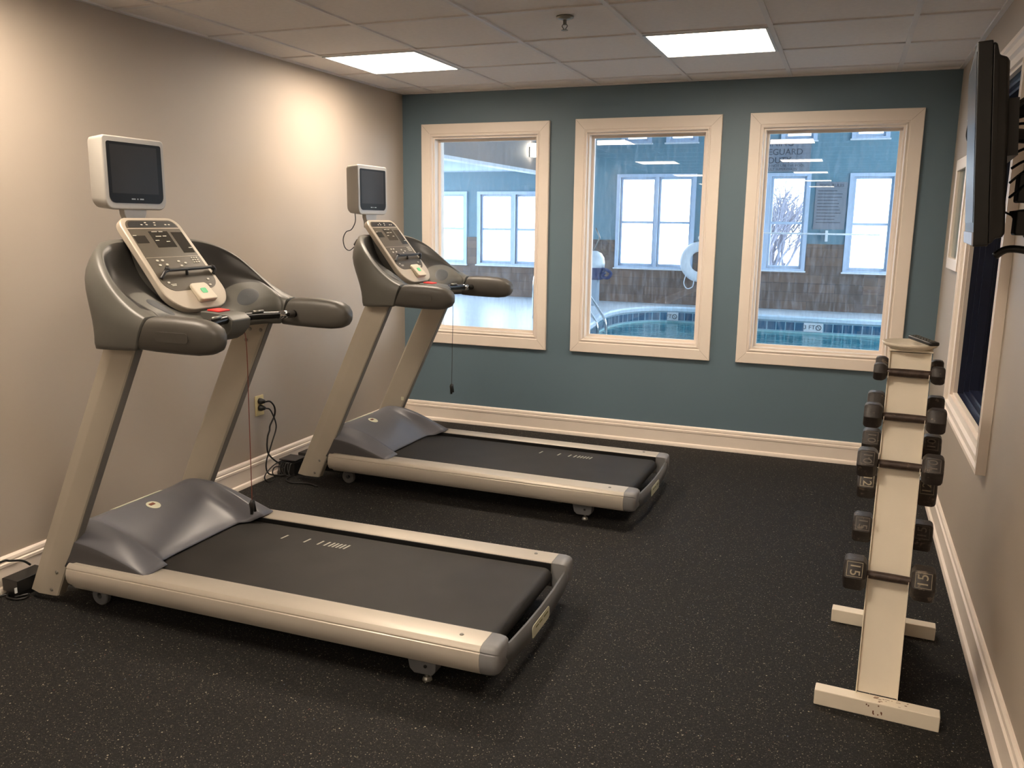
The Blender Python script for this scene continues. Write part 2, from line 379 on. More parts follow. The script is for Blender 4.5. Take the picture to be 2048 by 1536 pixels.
# ------------------------------------------------------------------ gym shell
W, H, YB = 3.703, 2.44, -18.0
T = .15
struct(MB().box(-T, W+T, YB, 0.0, -.1, 0).build('floor', M_FLOOR))
s = MB(); s.box(-T, W+T, YB, T, H+.008, H+.12, 0)
struct(s.build('ceiling', M_CEIL))
s = MB()
XG = [.27 + .6175*i for i in range(6)]
for x in XG: s.box(x-.012, x+.012, YB, 0, H, H+.010)
k = 0; y = -.245
while y > YB:
    s.box(0, W, y-.012, y+.012, H+.001, H+.010); y -= .613
s.box(0, .022, YB, 0, H-.001, H+.01); s.box(W-.022, W, YB, 0, H-.001, H+.01); s.box(0, W, -.022, 0, H-.001, H+.01)
struct(s.build('trim_1', M_TBAR))
struct(MB().box(-T, 0, YB, T, 0, H+.12).build('wall_left', M_WALL))
struct(MB().box(-T, W+T, YB-T, YB, 0, H+.12).build('wall_front', M_WALL))
HB = [(.255, 1.072, .712, 2.130), (1.438, 2.248, .712, 2.132), (2.603, 3.425, .716, 2.134)]
OB = [(.165, 1.162, .613, 2.222), (1.350, 2.340, .619, 2.226), (2.514, 3.522, .622, 2.228)]
s = MB(); wall_holes(s, -T, W+T, 0, H+.12, HB, lambda u_, d, z: (u_, d, z), 0, T)
struct(s.build('wall_back', M_TEAL))
RH = [(-2.25, -1.18, .72, 2.135)]
s = MB(); wall_holes(s, YB, 0, 0, H+.12, RH, lambda u_, d, z: (W+d, u_, z), 0, T)
struct(s.build('wall_right', M_WALL))

def casing(name, o, h, fn, th=.022, ridged=False):
    """mitred window casing between outer rect o and hole h; fn(u, d, z), d<0 towards the room"""
    root = bpy.data.objects.new(name, None); C.objects.link(root); struct(root)
    s = MB(); steps = [(0, 0), (0, -th*.9), (.003, -th), (.068, -th), (.072, -th*.80), (.078, -th*.80), (.082, -th), (.088, -th), (.092, -th*.6)]
    if ridged: steps = [(0, 0), (0, -th), (.016, -th), (.022, -th*.72), (.040, -th*.72), (.046, -th*.95), (.058, -th*.95), (.066, -th*.6), (.092, -th*.5)]
    def rect(t, d):
        wL = h[0]-o[0]; k = t/.092
        a, b, c, e = o[0]+(h[0]-o[0])*k, o[1]+(h[1]-o[1])*k, o[2]+(h[2]-o[2])*k, o[3]+(h[3]-o[3])*k
        return [fn(a, d, c), fn(b, d, c), fn(b, d, e), fn(a, d, e)]
    rings = [rect(t, d) for t, d in steps] + [rect(.092, 0)]
    k = 4
    vs = [p for rg in rings for p in rg]; fs = []
    for j in range(len(rings)-1):
        for i in range(4): fs.append((j*k+i, j*k+(i+1) % 4, (j+1)*k+(i+1) % 4, (j+1)*k+i))
    s.add(vs, fs)
    for (ou, oz, iu, iz) in ((o[0], o[2], h[0], h[2]), (o[1], o[2], h[1], h[2]), (o[1], o[3], h[1], h[3]), (o[0], o[3], h[0], h[3])):
        p_, q_ = Vector((ou, oz)), Vector((iu, iz)); dv = (q_-p_); nn = Vector((-dv.y, dv.x)).normalized()*.0006
        a_, b_ = p_+dv*.05, p_+dv*.73; dd = -th-.0002
        s.add([fn(a_.x-nn.x, dd, a_.y-nn.y), fn(b_.x-nn.x, dd, b_.y-nn.y), fn(b_.x+nn.x, dd, b_.y+nn.y), fn(a_.x+nn.x, dd, a_.y+nn.y)], [(0, 1, 2, 3)], 1)
    c = s.build('casing', [M_TRIM, mat('mitre_gap', (150, 132, 112), .7)], root)
    return root
fb = lambda u_, d, z: (u_, d, z)
for i, (o, h) in enumerate(zip(OB, HB)):
    w = casing('window_%d' % (i+1), o, h, fb)
    s = MB(); g = .012
    a, b, c, e = h
    # jamb liner and stop bead around the pane
    wall_holes(s, a, b, c, e, [(a+g, b-g, c+g, e-g)], lambda u_, d, z: (u_, d, z), -.004, T)
    wall_holes(s, a+g, b-g, c+g, e-g, [(a+g+.018, b-g-.018, c+g+.018, e-g-.018)], lambda u_, d, z: (u_, d, z), .058, .076)
    s.build('window_frame', M_TRIM, w)
    pn_ = MB().box(-(b-a)/2+g, (b-a)/2-g, -.003, .003, c+g, e-g).build('pane', M_GLASSP, w)
    pn_.location = ((a+b)/2, .086, 0); pn_.rotation_euler = (math.radians(-.2), 0, math.radians(.45)) if i == 1 else (0, 0, 0)   # the middle pane sits a touch askew
# window on the right wall
fr = lambda u_, d, z: (W+d, u_, z)
o, h = (-2.337, -1.090, .628, 2.228), RH[0]
w = casing('window_4', o, h, fr, th=.035, ridged=True)
s = MB(); a, b, c, e = h; g = .012
wall_holes(s, a, b, c, e, [(a+g, b-g, c+g, e-g)], lambda u_, d, z: (W+d, u_, z), -.004, .014)
s.build('window_liner', M_TRIM, w)
s = MB()
for k_, (x0, x1, wd) in enumerate(((.014, .040, .010), (.040, .062, .022), (.062, .105, .034), (.105, T, .052))):
    wall_holes(s, a, b, c, e, [(a+wd, b-wd, c+wd, e-wd)], lambda u_, d, z: (W+d, u_, z), x0, x1)
s.build('window_frame', M_NAVY, w)
MB().box(W+.098, W+.102, a+.03, b-.03, c+.03, e-.03).build('pane', M_GLASSD, w)
# dark hallway behind it
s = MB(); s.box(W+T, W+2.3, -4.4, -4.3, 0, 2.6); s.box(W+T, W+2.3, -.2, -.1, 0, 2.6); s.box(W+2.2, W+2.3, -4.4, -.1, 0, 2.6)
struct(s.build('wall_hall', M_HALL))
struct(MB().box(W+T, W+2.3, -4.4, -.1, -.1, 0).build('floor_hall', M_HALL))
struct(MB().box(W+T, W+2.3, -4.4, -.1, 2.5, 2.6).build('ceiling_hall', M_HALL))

# baseboards, extruded profile (distance from wall, height)
BP = [(0, 0), (.030, 0), (.030, .012), (.026, .022), (.016, .027), (.016, .100), (.019, .104), (.019, .116), (.012, .120), (.014, .126), (.012, .138), (.006, .146), (0, .146)]
struct(MB().prism(BP, lambda p, q, t: (p, t, q), YB, 0).build('baseboard_left', M_TRIM, auto=25))
struct(MB().prism(BP, lambda p, q, t: (t, -p, q), 0, W).build('baseboard_back', M_TRIM, auto=25))
struct(MB().prism(BP, lambda p, q, t: (W-p, t, q), YB, 0).build('baseboard_right', M_TRIM, auto=25))

# ------------------------------------------------------------------ ceiling lights
def ceiling_light(x0, y0):
    t = empty('ceiling_light', (x0+.3088, y0-.3065, H))
    s = MB(); w_, d_ = .298, .296
    for (a, b, c, e) in ((-w_, -w_+.014, -d_, d_), (w_-.014, w_, -d_, d_), (-w_, w_, -d_, -d_+.014), (-w_, w_, d_-.014, d_)): s.box(a, b, c, e, -.004, .007)
    s.build('frame', M_WHITE, t)
    MB().box(-w_+.014, w_-.014, -d_+.014, d_-.014, -.002, .006).build('diffuser', M_LAMP, t)
    return t
L0 = ceiling_light(XG[0], -.858)
rows = [-.858 - 3.065*i for i in range(6)]
for i, yy in enumerate(rows):
    for j, xx in enumerate((XG[0], XG[3])):
        o = L0 if (i == 0 and j == 0) else copy_tree(L0)
        o.location = (xx+.3088, yy-.3065+(.613 if (j == 0 and i > 0) else 0), H)
        if i == 0: lab = ['bright square ceiling light panel nearest the left wall, above the far treadmill', 'bright square ceiling light panel right of the sprinkler, above the middle window'][j]
        else: lab = 'square ceiling light panel further back, seen only reflected in the window glass'
        tag(o, lab, 'ceiling light', 'square ceiling light panels')

# sprinkler
t = empty('fire_sprinkler', (1.885, -1.93, H)); tag(t, 'small chrome fire sprinkler head hanging from the white ceiling tile', 'sprinkler')
def lathe(s, prof, n=20, mi=0, fn=lambda x, y, z: (x, y, z)):
    s.loft([[fn(rr*math.cos(2*PI*k/n), rr*math.sin(2*PI*k/n), z) for k in range(n)] for rr, z in prof], True, True, mi); return s
s = MB(); lathe(s, [(.001, .007), (.04, .006), (.038, -.002), (.018, -.008), (.001, -.009)]); s.build('escutcheon', M_STEEL, t, smooth=True)
s = MB(); s.tube([(0, 0, -.004), (0, 0, -.03)], .008); s.tube([(-.002, 0, -.02), (-.013, 0, -.035), (-.002, 0, -.052)], .0025); s.tube([(.002, 0, -.02), (.013, 0, -.035), (.002, 0, -.052)], .0025)
s.build('frame_arms', M_STEEL, t)
s = MB(); lathe(s, [(.001, -.051), (.015, -.052), (.016, -.054), (.001, -.056)]); s.build('deflector', M_STEEL, t)

# ------------------------------------------------------------------ treadmill
def P0(s_, t_, n_):   # console panel frame: s down the slope, t across, n out of the face
    return (.375+.624*s_+.782*n_, t_, 1.52-.782*s_+.624*n_)

def make_treadmill():
    R = empty('treadmill', (0, 0, 0))
    # --- underframe
    s = MB(); s.box(.30, 1.98, -.36, .36, .085, .155); s.box(.12, .34, -.35, .35, .055, .16); s.box(1.60, 1.66, -.36, .36, .06, .10)
    s.build('frame', M_BLACK, R, bevel=.004)
    # --- side rails
    rp = [(.315, .188), (.321, .1915), (.400, .193), (.417, .190), (.427, .181), (.4295, .1745), (.4275, .1725), (.4275, .1705), (.432, .168), (.436, .150), (.436, .128), (.430, .106), (.418, .092), (.402, .088), (.315, .088)]
    for sg in (-1, 1):
        st = MB(); st.loft([[(x, sg*(y if x > .27 else .315+(y-.315)*.93), .14+(z-.14)*(1 if x > .27 else .9)) for y, z in rp] for x in (.245, .262, .28, 2.017)]); o = st.build('side_rail', M_SILVER, R, auto=28)
        # screw on the rail
        q = MB(); lathe(q, [(.001, .1955), (.006, .1953), (.008, .1925)], 12, fn=lambda x, y, z: (x+1.93, y+sg*.375, z)); q.build('screw', M_STEEL, o)
        # cap at the rear end
        cp = [(y, z) for y, z in rp]
        st = MB(); rings = []
        for x, k_ in ((2.018, 1.0), (2.045, 1.0), (2.064, .955), (2.074, .86), (2.078, .7)):
            cy, cz = .360, .140
            rings.append([(x, sg*(cy+(y-cy)*k_), cz+(z-cz)*k_) for y, z in rp])
        st.loft(rings); st.build('rail_cap', M_CAP, R, auto=40)
    # --- belt (loop with rear roller), deck edge
    prof = [(.48, .172)]
    for k_ in range(0, 13):
        a = PI/2 - PI*k_/12; prof.append((1.992+.034*math.cos(a), .138+.034*math.sin(a)))
    prof += [(.48, .104)]
    s = MB(); s.prism(prof, lambda p, q, t_: (p, t_, q), -.297, .297); bl = s.build('running_belt', M_BELT, R, auto=30)
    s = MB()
    for sg in (-1, 1): s.box(.48, 1.99, sg*.298, sg*.33, .11, .166); s.box(.48, 2.016, sg*.309, sg*.3149, .12, .1872)  # thin taller boxes: shade on the rails' inner faces, built as black strips
    s.build('deck_and_shade_strip', M_BLACK, R)
    # --- rear crossbar
    st = MB(); sec = []
    for y, x, zt, zb in ((-.40, 2.060, .176, .10), (-.375, 2.066, .172, .097), (-.35, 2.078, .165, .093), (-.30, 2.088, .158, .080), (-.15, 2.094, .155, .074), (0, 2.096, .154, .072), (.15, 2.094, .155, .074), (.30, 2.088, .158, .080), (.35, 2.078, .165, .093), (.375, 2.066, .172, .097), (.40, 2.060, .176, .10)):
        sec.append([(x-.022, y, zt-.012), (x-.020, y, zt), (x-.012, y, zt+.001), (x-.003, y, zt-.010), (x, y, (zt+zb)/2), (x-.008, y, zb+.006), (x-.022, y, zb)])
    st.loft(sec); cb = st.build('rear_crossbar', M_CAPD, R, auto=50)
    s = MB(); s.prism(rrect(-.140, .050, .092, .140, .014), lambda p, q, t_: (2.0955+t_ - abs(.113-q)*.06, p, q), .001, .0025); lb = s.build('warning_label', M_LABEL, cb)
    lb['label'] = 'pale sticker on the rear crossbar'
    s.v, s.f, s.mi = [], [], []
    for (y_, w_) in ((-.105, .030), (-.065, .030), (-.015, .045)): s.prism([(y_, .121), (y_+w_, .121), (y_+w_, .1255), (y_, .1255)], lambda p, q, t_: (2.0955+t_-abs(.113-q)*.06, p, q), .0025, .0031)
    s.build('sticker_print', mat('olive_print', (110, 112, 60), .6), cb)
    s = MB(); s.prism(rrect(-.412, -.385, .125, .158, .003), lambda p, q, t_: (2.072+t_, p, q), .0, .003); s.build('caution_sticker', mat('yellow_sticker', (150, 122, 40), .5, var=.3, scale=80), cb)
    # --- rear feet
    for sg in (-1, 1):
        s = MB(); s.prism([(1.735, .092), (1.845, .092), (1.842, .045), (1.828, .030), (1.762, .030), (1.745, .045)], lambda p, q, t_: (p, sg*t_, q), .345, .395)
        o = s.build('foot_bracket', M_CAPD, R, bevel=.004)
        s = MB(); s.tube([(1.80, sg*.37, .032), (1.80, sg*.37, .012)], .006); lathe(s, [(.001, .013), (.012, .013), (.016, .006), (.017, .0), (.001, .0)], 16, fn=lambda x, y, z: (x+1.80, y+sg*.37, z)); s.build('levelling_foot', M_STEEL, o)
        s = MB(); lathe(s, [(.001, 0), (.006, 0), (.006, .003), (.001, .004)], 12, fn=lambda x, y, z: (1.805+x, sg*.395+sg*z, .062+y)); s.build('bolt', M_BLACK, o)
    # --- transport wheels
    for sg in (-1, 1):
        s = MB(); prof_ = [(.012, -.012), (.036, -.012), (.040, -.008), (.040, .008), (.036, .012), (.012, .012)]
        s.loft([[(.335+a*math.cos(2*PI*k_/22), sg*.345+b, .041+a*math.sin(2*PI*k_/22)) for a, b in prof_] for k_ in range(23)], True, False); s.build('transport_wheel', M_CAPD, R, auto=40)
    # --- uprights
    for sg in (-1, 1):
        sec = [(0, .380), (.008, .392), (.065, .408), (.072, .409), (.140, .406), (.158, .403), (.163, .398), (.163, .362), (.155, .357), (.010, .360), (0, .366)]
        s = MB(); s.loft([[(dx+.476*(z-.03), sg*y, z) for dx, y in sec] for z in (.03, 1.085)]); o = s.build('upright', M_POST, R, auto=30)
        s = MB(); s.loft([[(dx+.476*(z-.03), sg*y, z) for dx, y in ((.161, .364), (.166, .366), (.166, .397), (.161, .399))] for z in (.12, 1.08)]); s.build('rear_strip', M_POSTD, o)
        for (bx, bz) in ((.138, .055), (.175, .135)):
            s = MB(); lathe(s, [(.001, 0), (.007, 0), (.0075, .003), (.004, .005), (.001, .005)], 12, fn=lambda x, y, z: (bx+x, sg*(.4055+z), bz+y)); s.build('bolt', M_STEEL, o)
        for (bx, bz) in ((.570, 1.050), (.628, 1.048), (.545, 1.000)):
            s = MB(); lathe(s, [(.001, 0), (.008, 0), (.0085, .003), (.004, .005), (.001, .005)], 12, fn=lambda x, y, z: (bx+x-.0, sg*(.3585-z), bz+y)); s.build('bolt', M_STEEL, o)
    # --- motor cover
    xs = [.120, .124, .140, .170, .225, .32, .42, .52]
    rowsd = {
     .402: ([.12, .20, .235, .262, .278, .276, .256, .226, .190], .622),
     .385: ([.12, .21, .250, .283, .300, .294, .272, .239, .194], .630),
     .345: ([.12, .215, .262, .300, .324, .322, .299, .260, .200], .638),
     .300: ([.12, .215, .265, .308, .335, .334, .310, .270, .202], .640),
     .262: ([.12, .215, .265, .306, .327, .306, .264, .216, .180], .592),
     .235: ([.12, .215, .265, .304, .323, .298, .252, .206, .179], .556),
     .190: ([.12, .215, .265, .304, .321, .297, .250, .204, .179], .551),
     .100: ([.12, .215, .265, .305, .322, .300, .254, .206, .179], .551),
     0.0: ([.12, .215, .265, .305, .322, .301, .256, .207, .179], .551)}
    ys = [.402, .385, .345, .300, .262, .235, .190, .100, 0.0]
    rings = []
    def row(y, sg):
        zs_, xe = rowsd[y]; X = [x_ for x_ in xs] + [xe]
        return [(X[i]*(xe/.551 if False else 1) if i < 8 else xe, sg*y, zs_[i]) for i in range(9)]
    base = lambda sg: [(p[0], sg*.404, .165 if i > 1 else .12) for i, p in enumerate(row(.402, sg))]
    rings.append(base(-1))
    for y in ys: rings.append(row(y, -1))
    for y in reversed(ys[:-1]): rings.append(row(y, 1))
    rings.append(base(1))
    # keep x monotone on the short rows
    rr_ = []
    for rg in rings:
        xe = rg[-1][0]; rr_.append([(min(p[0], xe-.012*(8-i)), p[1], p[2]) for i, p in enumerate(rg)])
    s = MB(); s.loft(rr_, closed=False, caps=False)
    k9 = 9; side = [i for i, q in enumerate(s.f) if i < 8 or i >= len(s.f)-8]
    for i in side: s.mi[i] = 1
    hd = s.build('motor_cover', [M_HOOD, M_HOODD], R, sub=2)
    bm = bmesh.new(); bm.from_mesh(hd.data); bm.verts.ensure_lookup_table(); ce = bm.edges.layers.float.new('crease_edge'); cv = bm.verts.layers.float.new('crease_vert')
    nrow = len(rr_)
    for e in bm.edges:
        i0, i1 = e.verts[0].index, e.verts[1].index
        if i0//9 == i1//9: e[ce] = {1: .95, 4: .8, 5: .5}.get(min(i0//9, nrow-1-i0//9), 0)
    for v in bm.verts:
        if v.index % 9 == 8 and min(v.index//9, nrow-1-v.index//9) in (1, 4, 6): v[cv] = 1.0
    bm.to_mesh(hd.data); bm.free()
    dg_ = bpy.context.evaluated_depsgraph_get(); dg_.update(); me_ = bpy.data.meshes.new_from_object(hd.evaluated_get(dg_))
    hbv = BVHTree.FromPolygons([v.co.copy() for v in me_.vertices], [tuple(p.vertices) for p in me_.polygons]); bpy.data.meshes.remove(me_)
    def hdrop(x, y, dz):
        h_ = hbv.ray_cast(Vector((x, y, .8)), Vector((0, 0, -1))); return (x, y, (h_[0].z if h_[0] else .3)+dz)
    sol = hd.modifiers.new('thick', 'SOLIDIFY'); sol.thickness = .004; sol.offset = -1
    s = MB(); s.loft([[hdrop(.296+rr*math.cos(a), rr*math.sin(a), zz) for a in [2*PI*k_/24 for k_ in range(24)]] for rr, zz in ((.030, .0002), (.030, .0016), (.015, .0016), (.001, .0016))]); st = s.build('round_sticker', M_LABEL, R)
    s = MB(); s.prism(rrect(-.010, .006, -.014, .014, .002), lambda p, q, t_: hdrop(.292+p, q-.002, t_), .0020, .0028); s.build('printed_mark', mat('sticker_print', (120, 70, 50), .6), st)
    s = MB(); s.prism([(.125, -.13), (.150, -.125), (.150, .15), (.125, .155)], lambda p, q, t_: hdrop(p+.058, q, t_), .0005, .003); s.build('caution_strip', M_LABEL, hd)
    # --- console body
    S = [  # rings A B C D E M F G H at growing |y|
     [(.53, 0, 1.085), (.45, 0, 1.19), (.345, 0, 1.345), (.345, 0, 1.445), (.385, 0, 1.435), (.44, 0, 1.29), (.55, 0, 1.19), (.69, 0, 1.135), (.66, 0, 1.085)],
     [(.53, .16, 1.085), (.45, .16, 1.19), (.335, .16, 1.345), (.345, .15, 1.452), (.385, .15, 1.442), (.43, .16, 1.30), (.55, .17, 1.205), (.69, .16, 1.140), (.66, .16, 1.085)],
     [(.52, .26, 1.078), (.44, .26, 1.19), (.335, .265, 1.345), (.375, .255, 1.447), (.410, .245, 1.436), (.445, .235, 1.32), (.575, .235, 1.258), (.70, .23, 1.165), (.68, .23, 1.085)],
     [(.515, .37, 1.070), (.455, .365, 1.19), (.365, .350, 1.340), (.430, .335, 1.420), (.452, .322, 1.412), (.478, .318, 1.31), (.590, .318, 1.262), (.712, .31, 1.182), (.70, .29, 1.085)],
     [(.512, .440, 1.066), (.495, .430, 1.17), (.420, .405, 1.325), (.490, .390, 1.375), (.508, .370, 1.370), (.528, .362, 1.300), (.602, .360, 1.261), (.726, .345, 1.188), (.72, .335, 1.085)],
     [(.520, .462, 1.066), (.530, .456, 1.15), (.490, .440, 1.280), (.550, .420, 1.318), (.563, .397, 1.314), (.578, .388, 1.278), (.625, .382, 1.254), (.736, .356, 1.190), (.73, .350, 1.080)],
     [(.575, .468, 1.068), (.585, .466, 1.14), (.585, .456, 1.215), (.620, .436, 1.258), (.630, .404, 1.255), (.640, .396, 1.244), (.665, .388, 1.234), (.742, .358, 1.192), (.735, .358, 1.080)],
     [(.650, .470, 1.070), (.660, .470, 1.13), (.670, .464, 1.185), (.690, .444, 1.214), (.700, .402, 1.214), (.705, .385, 1.209), (.715, .374, 1.205), (.744, .362, 1.180), (.738, .362, 1.085)],
     [(.715, .468, 1.073), (.728, .469, 1.12), (.742, .465, 1.165), (.748, .448, 1.191), (.750, .405, 1.192), (.750, .388, 1.190), (.749, .374, 1.183), (.746, .364, 1.160), (.725, .364, 1.085)]]
    S.append([(x+.004, y, z) for x, y, z in S[-1]])
    rings = [[(x, -y, z) for x, y, z in rg] for rg in reversed(S)] + [list(rg) for rg in S[1:]]
    s = MB(); s.loft(rings)
    nseg = len(rings)-1
    for j in range(nseg):
        jj = min(j, nseg-1-j)      # 0 at the arm end, 7 at the centre
        if jj >= 2:
            for i in (4, 5): s.mi[j*9+i] = 1
    cb = s.build('console_body', [M_GREY, M_DKG], R, sub=2)
    bm = bmesh.new(); bm.from_mesh(cb.data); bm.verts.ensure_lookup_table(); cl = bm.edges.layers.float.new('crease_edge')
    nr = len(rings); cre = {0: .75, 3: .45, 4: .8, 5: .25, 6: .8, 7: .35, 8: .8}
    for e in bm.edges:
        i0, i1 = e.verts[0].index, e.verts[1].index
        if i0 % 9 == i1 % 9 and i0//9 != i1//9: e[cl] = cre.get(i0 % 9, 0)
        if i0//9 == i1//9 and i0//9 in (0, nr-1): e[cl] = 1.0
        if i0//9 == i1//9 and i0//9 in (2, nr-3) and {i0 % 9, i1 % 9} <= {4, 5, 6}: e[cl] = .6
    bm.to_mesh(cb.data); bm.free()
    dg_ = bpy.context.evaluated_depsgraph_get(); dg_.update(); me_ = bpy.data.meshes.new_from_object(cb.evaluated_get(dg_))
    bvh = BVHTree.FromPolygons([v.co.copy() for v in me_.vertices], [tuple(p.vertices) for p in me_.polygons]); bpy.data.meshes.remove(me_)
    def drop(x, y, dz=.0):
        h_ = bvh.ray_cast(Vector((x, y, 1.40 if x > .62 else 1.6)), Vector((0, 0, -1))); return (x, y, (h_[0].z if h_[0] else 1.19)+dz)
    # cup dishes
    for sg in (-1, 1):
        s = MB(); rg = []
        for rr, dz in ((.040, .0002), (.038, .0014), (.028, .0014), (.015, .0014), (.001, .0014)):
            rg.append([drop(.648+rr*math.cos(a)*.80, sg*.255+rr*1.55*math.sin(a), dz) for a in [2*PI*k_/28 for k_ in range(28)]])
        s.loft(rg, True, False); s.build('cup_holder', mat('cup_recess_grey', (60, 63, 66), .6, var=.05), cb, smooth=True)
    # --- handrails
    for sg in (-1, 1):
        s = MB(); rings = []
        for x, zt, zb, yi, yo in ((.747, 1.192, 1.074, .364, .468), (.80, 1.196, 1.070, .364, .469), (.90, 1.195, 1.067, .364, .467), (.97, 1.191, 1.067, .364, .463), (1.01, 1.182, 1.072, .366, .458), (1.036, 1.168, 1.084, .372, .450), (1.050, 1.152, 1.101, .385, .438), (1.056, 1.135, 1.118, .400, .422)):
            cy, cz, hy, hz = (yi+yo)/2, (zt+zb)/2, (yo-yi)/2, (zt-zb)/2; rg = []
            for k_ in range(24):
                a = 2*PI*k_/24; ca, sa = math.cos(a), math.sin(a); e_ = .62
                yy = cy+hy*math.copysign(abs(ca)**e_, ca); zz = cz+hz*math.copysign(abs(sa)**e_, sa)
                sk = (zz-1.13)*.42*max(0, 1-(x-.752)/.12)
                rg.append((x+sk, sg*yy, zz))
            rings.append(rg)
        s.loft(rings); hr = s.build('handrail', M_ARM, R, auto=60)
        # raised moulded badge, too worn to read
        s = MB(); s.prism(rrect(.812, .952, 1.112, 1.148, .012), lambda p, q, t_: (p, sg*(.4672+t_), q), 0, .0012)
        o = s.build('moulded_badge', M_ARM, hr, bevel=.0008)
    # --- grip bar and stop switch
    s = MB()
    s.tube(spline([(.800, -.372, 1.128), (.800, -.25, 1.134), (.785, -.12, 1.142), (.775, 0, 1.145), (.785, .12, 1.142), (.800, .25, 1.134), (.800, .372, 1.128)], 6), .0165, 14)
    gb = s.build('grip_bar', M_BLACKG, R, smooth=True)
    for sg in (-1, 1):
        s = MB(); s.tube([(.800, sg*.245, 1.134), (.800, sg*.350, 1.129)], .0175, 14); s.build('chrome_sleeve', M_CHROME, gb, smooth=True)
        s = MB(); s.tube([(.792, sg*.10, 1.161), (.797, sg*.155, 1.159)], .006, 8); s.build('sensor_plate', M_STEEL, gb, smooth=True)
    s = MB(); s.loft([[(x, y, z) for x, z in ((.655, 1.12), (.655, 1.172), (.715, 1.170), (.785, 1.163), (.812, 1.142), (.806, 1.108), (.775, 1.075), (.74, 1.055), (.69, 1.085))] for y in (-.056, -.048, .048, .056)])
    sw = s.build('stop_switch', M_GREY, R, bevel=.005)
    s = MB(); s.prism(rrect(-.030, .030, -.035, .035, .006), lambda p, q, t_: (.700+p, q, 1.170-.06*p+t_), 0, .006); s.build('stop_button', M_REDK, sw, bevel=.002)
    # --- central console panel
    s = MB(); s.prism(rrect(.05, .40, -.135, .135, .03), lambda p, q, t_: P0(p, q, t_), -.13, -.028); s.build('panel_housing', M_GREY, R, bevel=.01)
    out = rrect(-.016, .434, -.160, .160, [.048, .10, .10, .048], 8)
    out = [(p, q*(1+.09*min(1, max(0, (p+.016)/.30)))) for p, q in out]
    s = MB(); s.prism(out, lambda p, q, t_: P0(p, q, t_), -.030, 0); pn = s.build('console_panel', M_PANEL, R, bevel=.006, seg=3)
    dd = rrect(-.001, .343, -.139, .139, [.036, .055, .055, .036], 8)
    dd = [(p, q*(1+.10*min(1, max(0, p/.30)))) for p, q in dd]
    s = MB(); s.prism(dd, lambda p, q, t_: P0(p, q, t_), .0002, .0012); dg = s.build('display_overlay', M_DISP, R)
    s = MB(); s.prism(rrect(.004, .034, -.128, .132, [.028, .002, .002, .028]), lambda p, q, t_: P0(p, q, t_), .0013, .0016); s.build('programme_strip', M_BLACK, dg)
    s = MB(); s.prism([(.0385, -.140), (.0425, -.140), (.0425, .140), (.0385, .140)], lambda p, q, t_: P0(p, q*1.02, t_), .0013, .0022)
    s.prism([(.1815, -.145), (.1830, -.145), (.1830, .145), (.1815, .145)], lambda p, q, t_: P0(p, q*1.02, t_), .0013, .0018); s.build('divider_line', M_PANEL, dg)
    s = MB()
    for (a, b, c, e) in ((.055, .135, -.045, .06), (.075, .112, -.138, -.075), (.06, .165, .075, .14)): s.prism([(a, c), (b, c), (b, e), (a, e)], lambda p, q, t_: P0(p, q, t_), .0013, .0016)
    s.build('readout_window', M_DISP2, dg)
    def key(a, b, w_, h_, z_=.0035): s = MB(); s.prism(rrect(a-w_/2, a+w_/2, b-h_/2, b+h_/2, min(w_, h_)*.35, 3), lambda p, q, t_: P0(p, q, t_), .0013, z_); s.build('key', M_PRINT, dg)
    for a, b in ((.198, -.100), (.198, -.072), (.220, -.100), (.219, -.062), (.206, .011), (.216, .043), (.228, .012), (.303, -.117), (.301, .108), (.329, .100)): key(a, b, .008, .013)
    for i in range(3):
        for j in range(3): key(.192+.011*i, .096+.014*j, .0055, .008)
    for a, b in ((.012, -.03), (.012, .02), (.022, -.055), (.022, -.028), (.024, .015), (.022, .075), (.022, .095)): key(a, b, .005, .011, .0028)
    for a, b, w_ in ((.057, -.013, .03), (.057, .022, .022), (.080, -.006, .03), (.079, .028, .02), (.100, -.026, .02), (.106, .030, .02), (.074, -.128, .018), (.312, -.096, .03), (.318, -.096, .024), (.140, .130, .02)):
        s = MB(); s.prism([(a-.0016, b-w_/2), (a+.0016, b-w_/2), (a+.0016, b+w_/2), (a-.0016, b+w_/2)], lambda p, q, t_: P0(p, q, t_), .0016, .002); s.build('printed_legend', M_PRINT, dg)
    # reading rack
    s = MB()
    pts = [P0(.282, -.142, .002), P0(.272, -.130, .010), P0(.258, -.108, .018), P0(.256, -.05, .018), P0(.255, .10, .018), P0(.254, .150, .018), P0(.262, .170, .014), P0(.278, .160, 0)]
    s.tube(spline(pts, 5), .0068, 8); s.tube([P0(.256, .005, .018), P0(.276, .004, .004)], .006, 8); s.tube([P0(.246, -.094, .018), P0(.256, -.104, .018)], .010, 8); s.tube([P0(.250, .150, .018), P0(.258, .166, .016)], .010, 8)
    s.build('reading_rack', M_BLACK, pn, smooth=True)
    # beige channel controller
    s = MB(); s.prism(rrect(.312, .400, -.036, .083, [.02, .012, .012, .02], 5), lambda p, q, t_: P0(p+.008, q*.80+.004, t_*(.6+.45*(p-.312)/.088)), .0, .022); ct = s.build('channel_controller', M_BEIGE, R, bevel=.005)
    s = MB(); s.prism(rrect(.352, .376, .006, .036, .005), lambda p, q, t_: P0(p, q, t_), .0160, .0205); s.build('green_key', M_GREEN, ct)
    # --- screen
    out = rrect(-.163, .163, 1.562, 1.845, [.040, .040, .016, .016], 6)
    s = MB(); s.loft([[(x, y*k_, 1.70+(z-1.70)*k_) for y, z in out] for x, k_ in ((.238, .90), (.250, .95), (.300, .985), (.318, 1.0), (.326, .99))]); sh = s.build('screen_housing', M_SCRH, R, bevel=.005, seg=3)
    gl = rrect(-.143, .143, 1.588, 1.823, [.030, .030, .010, .010], 6)
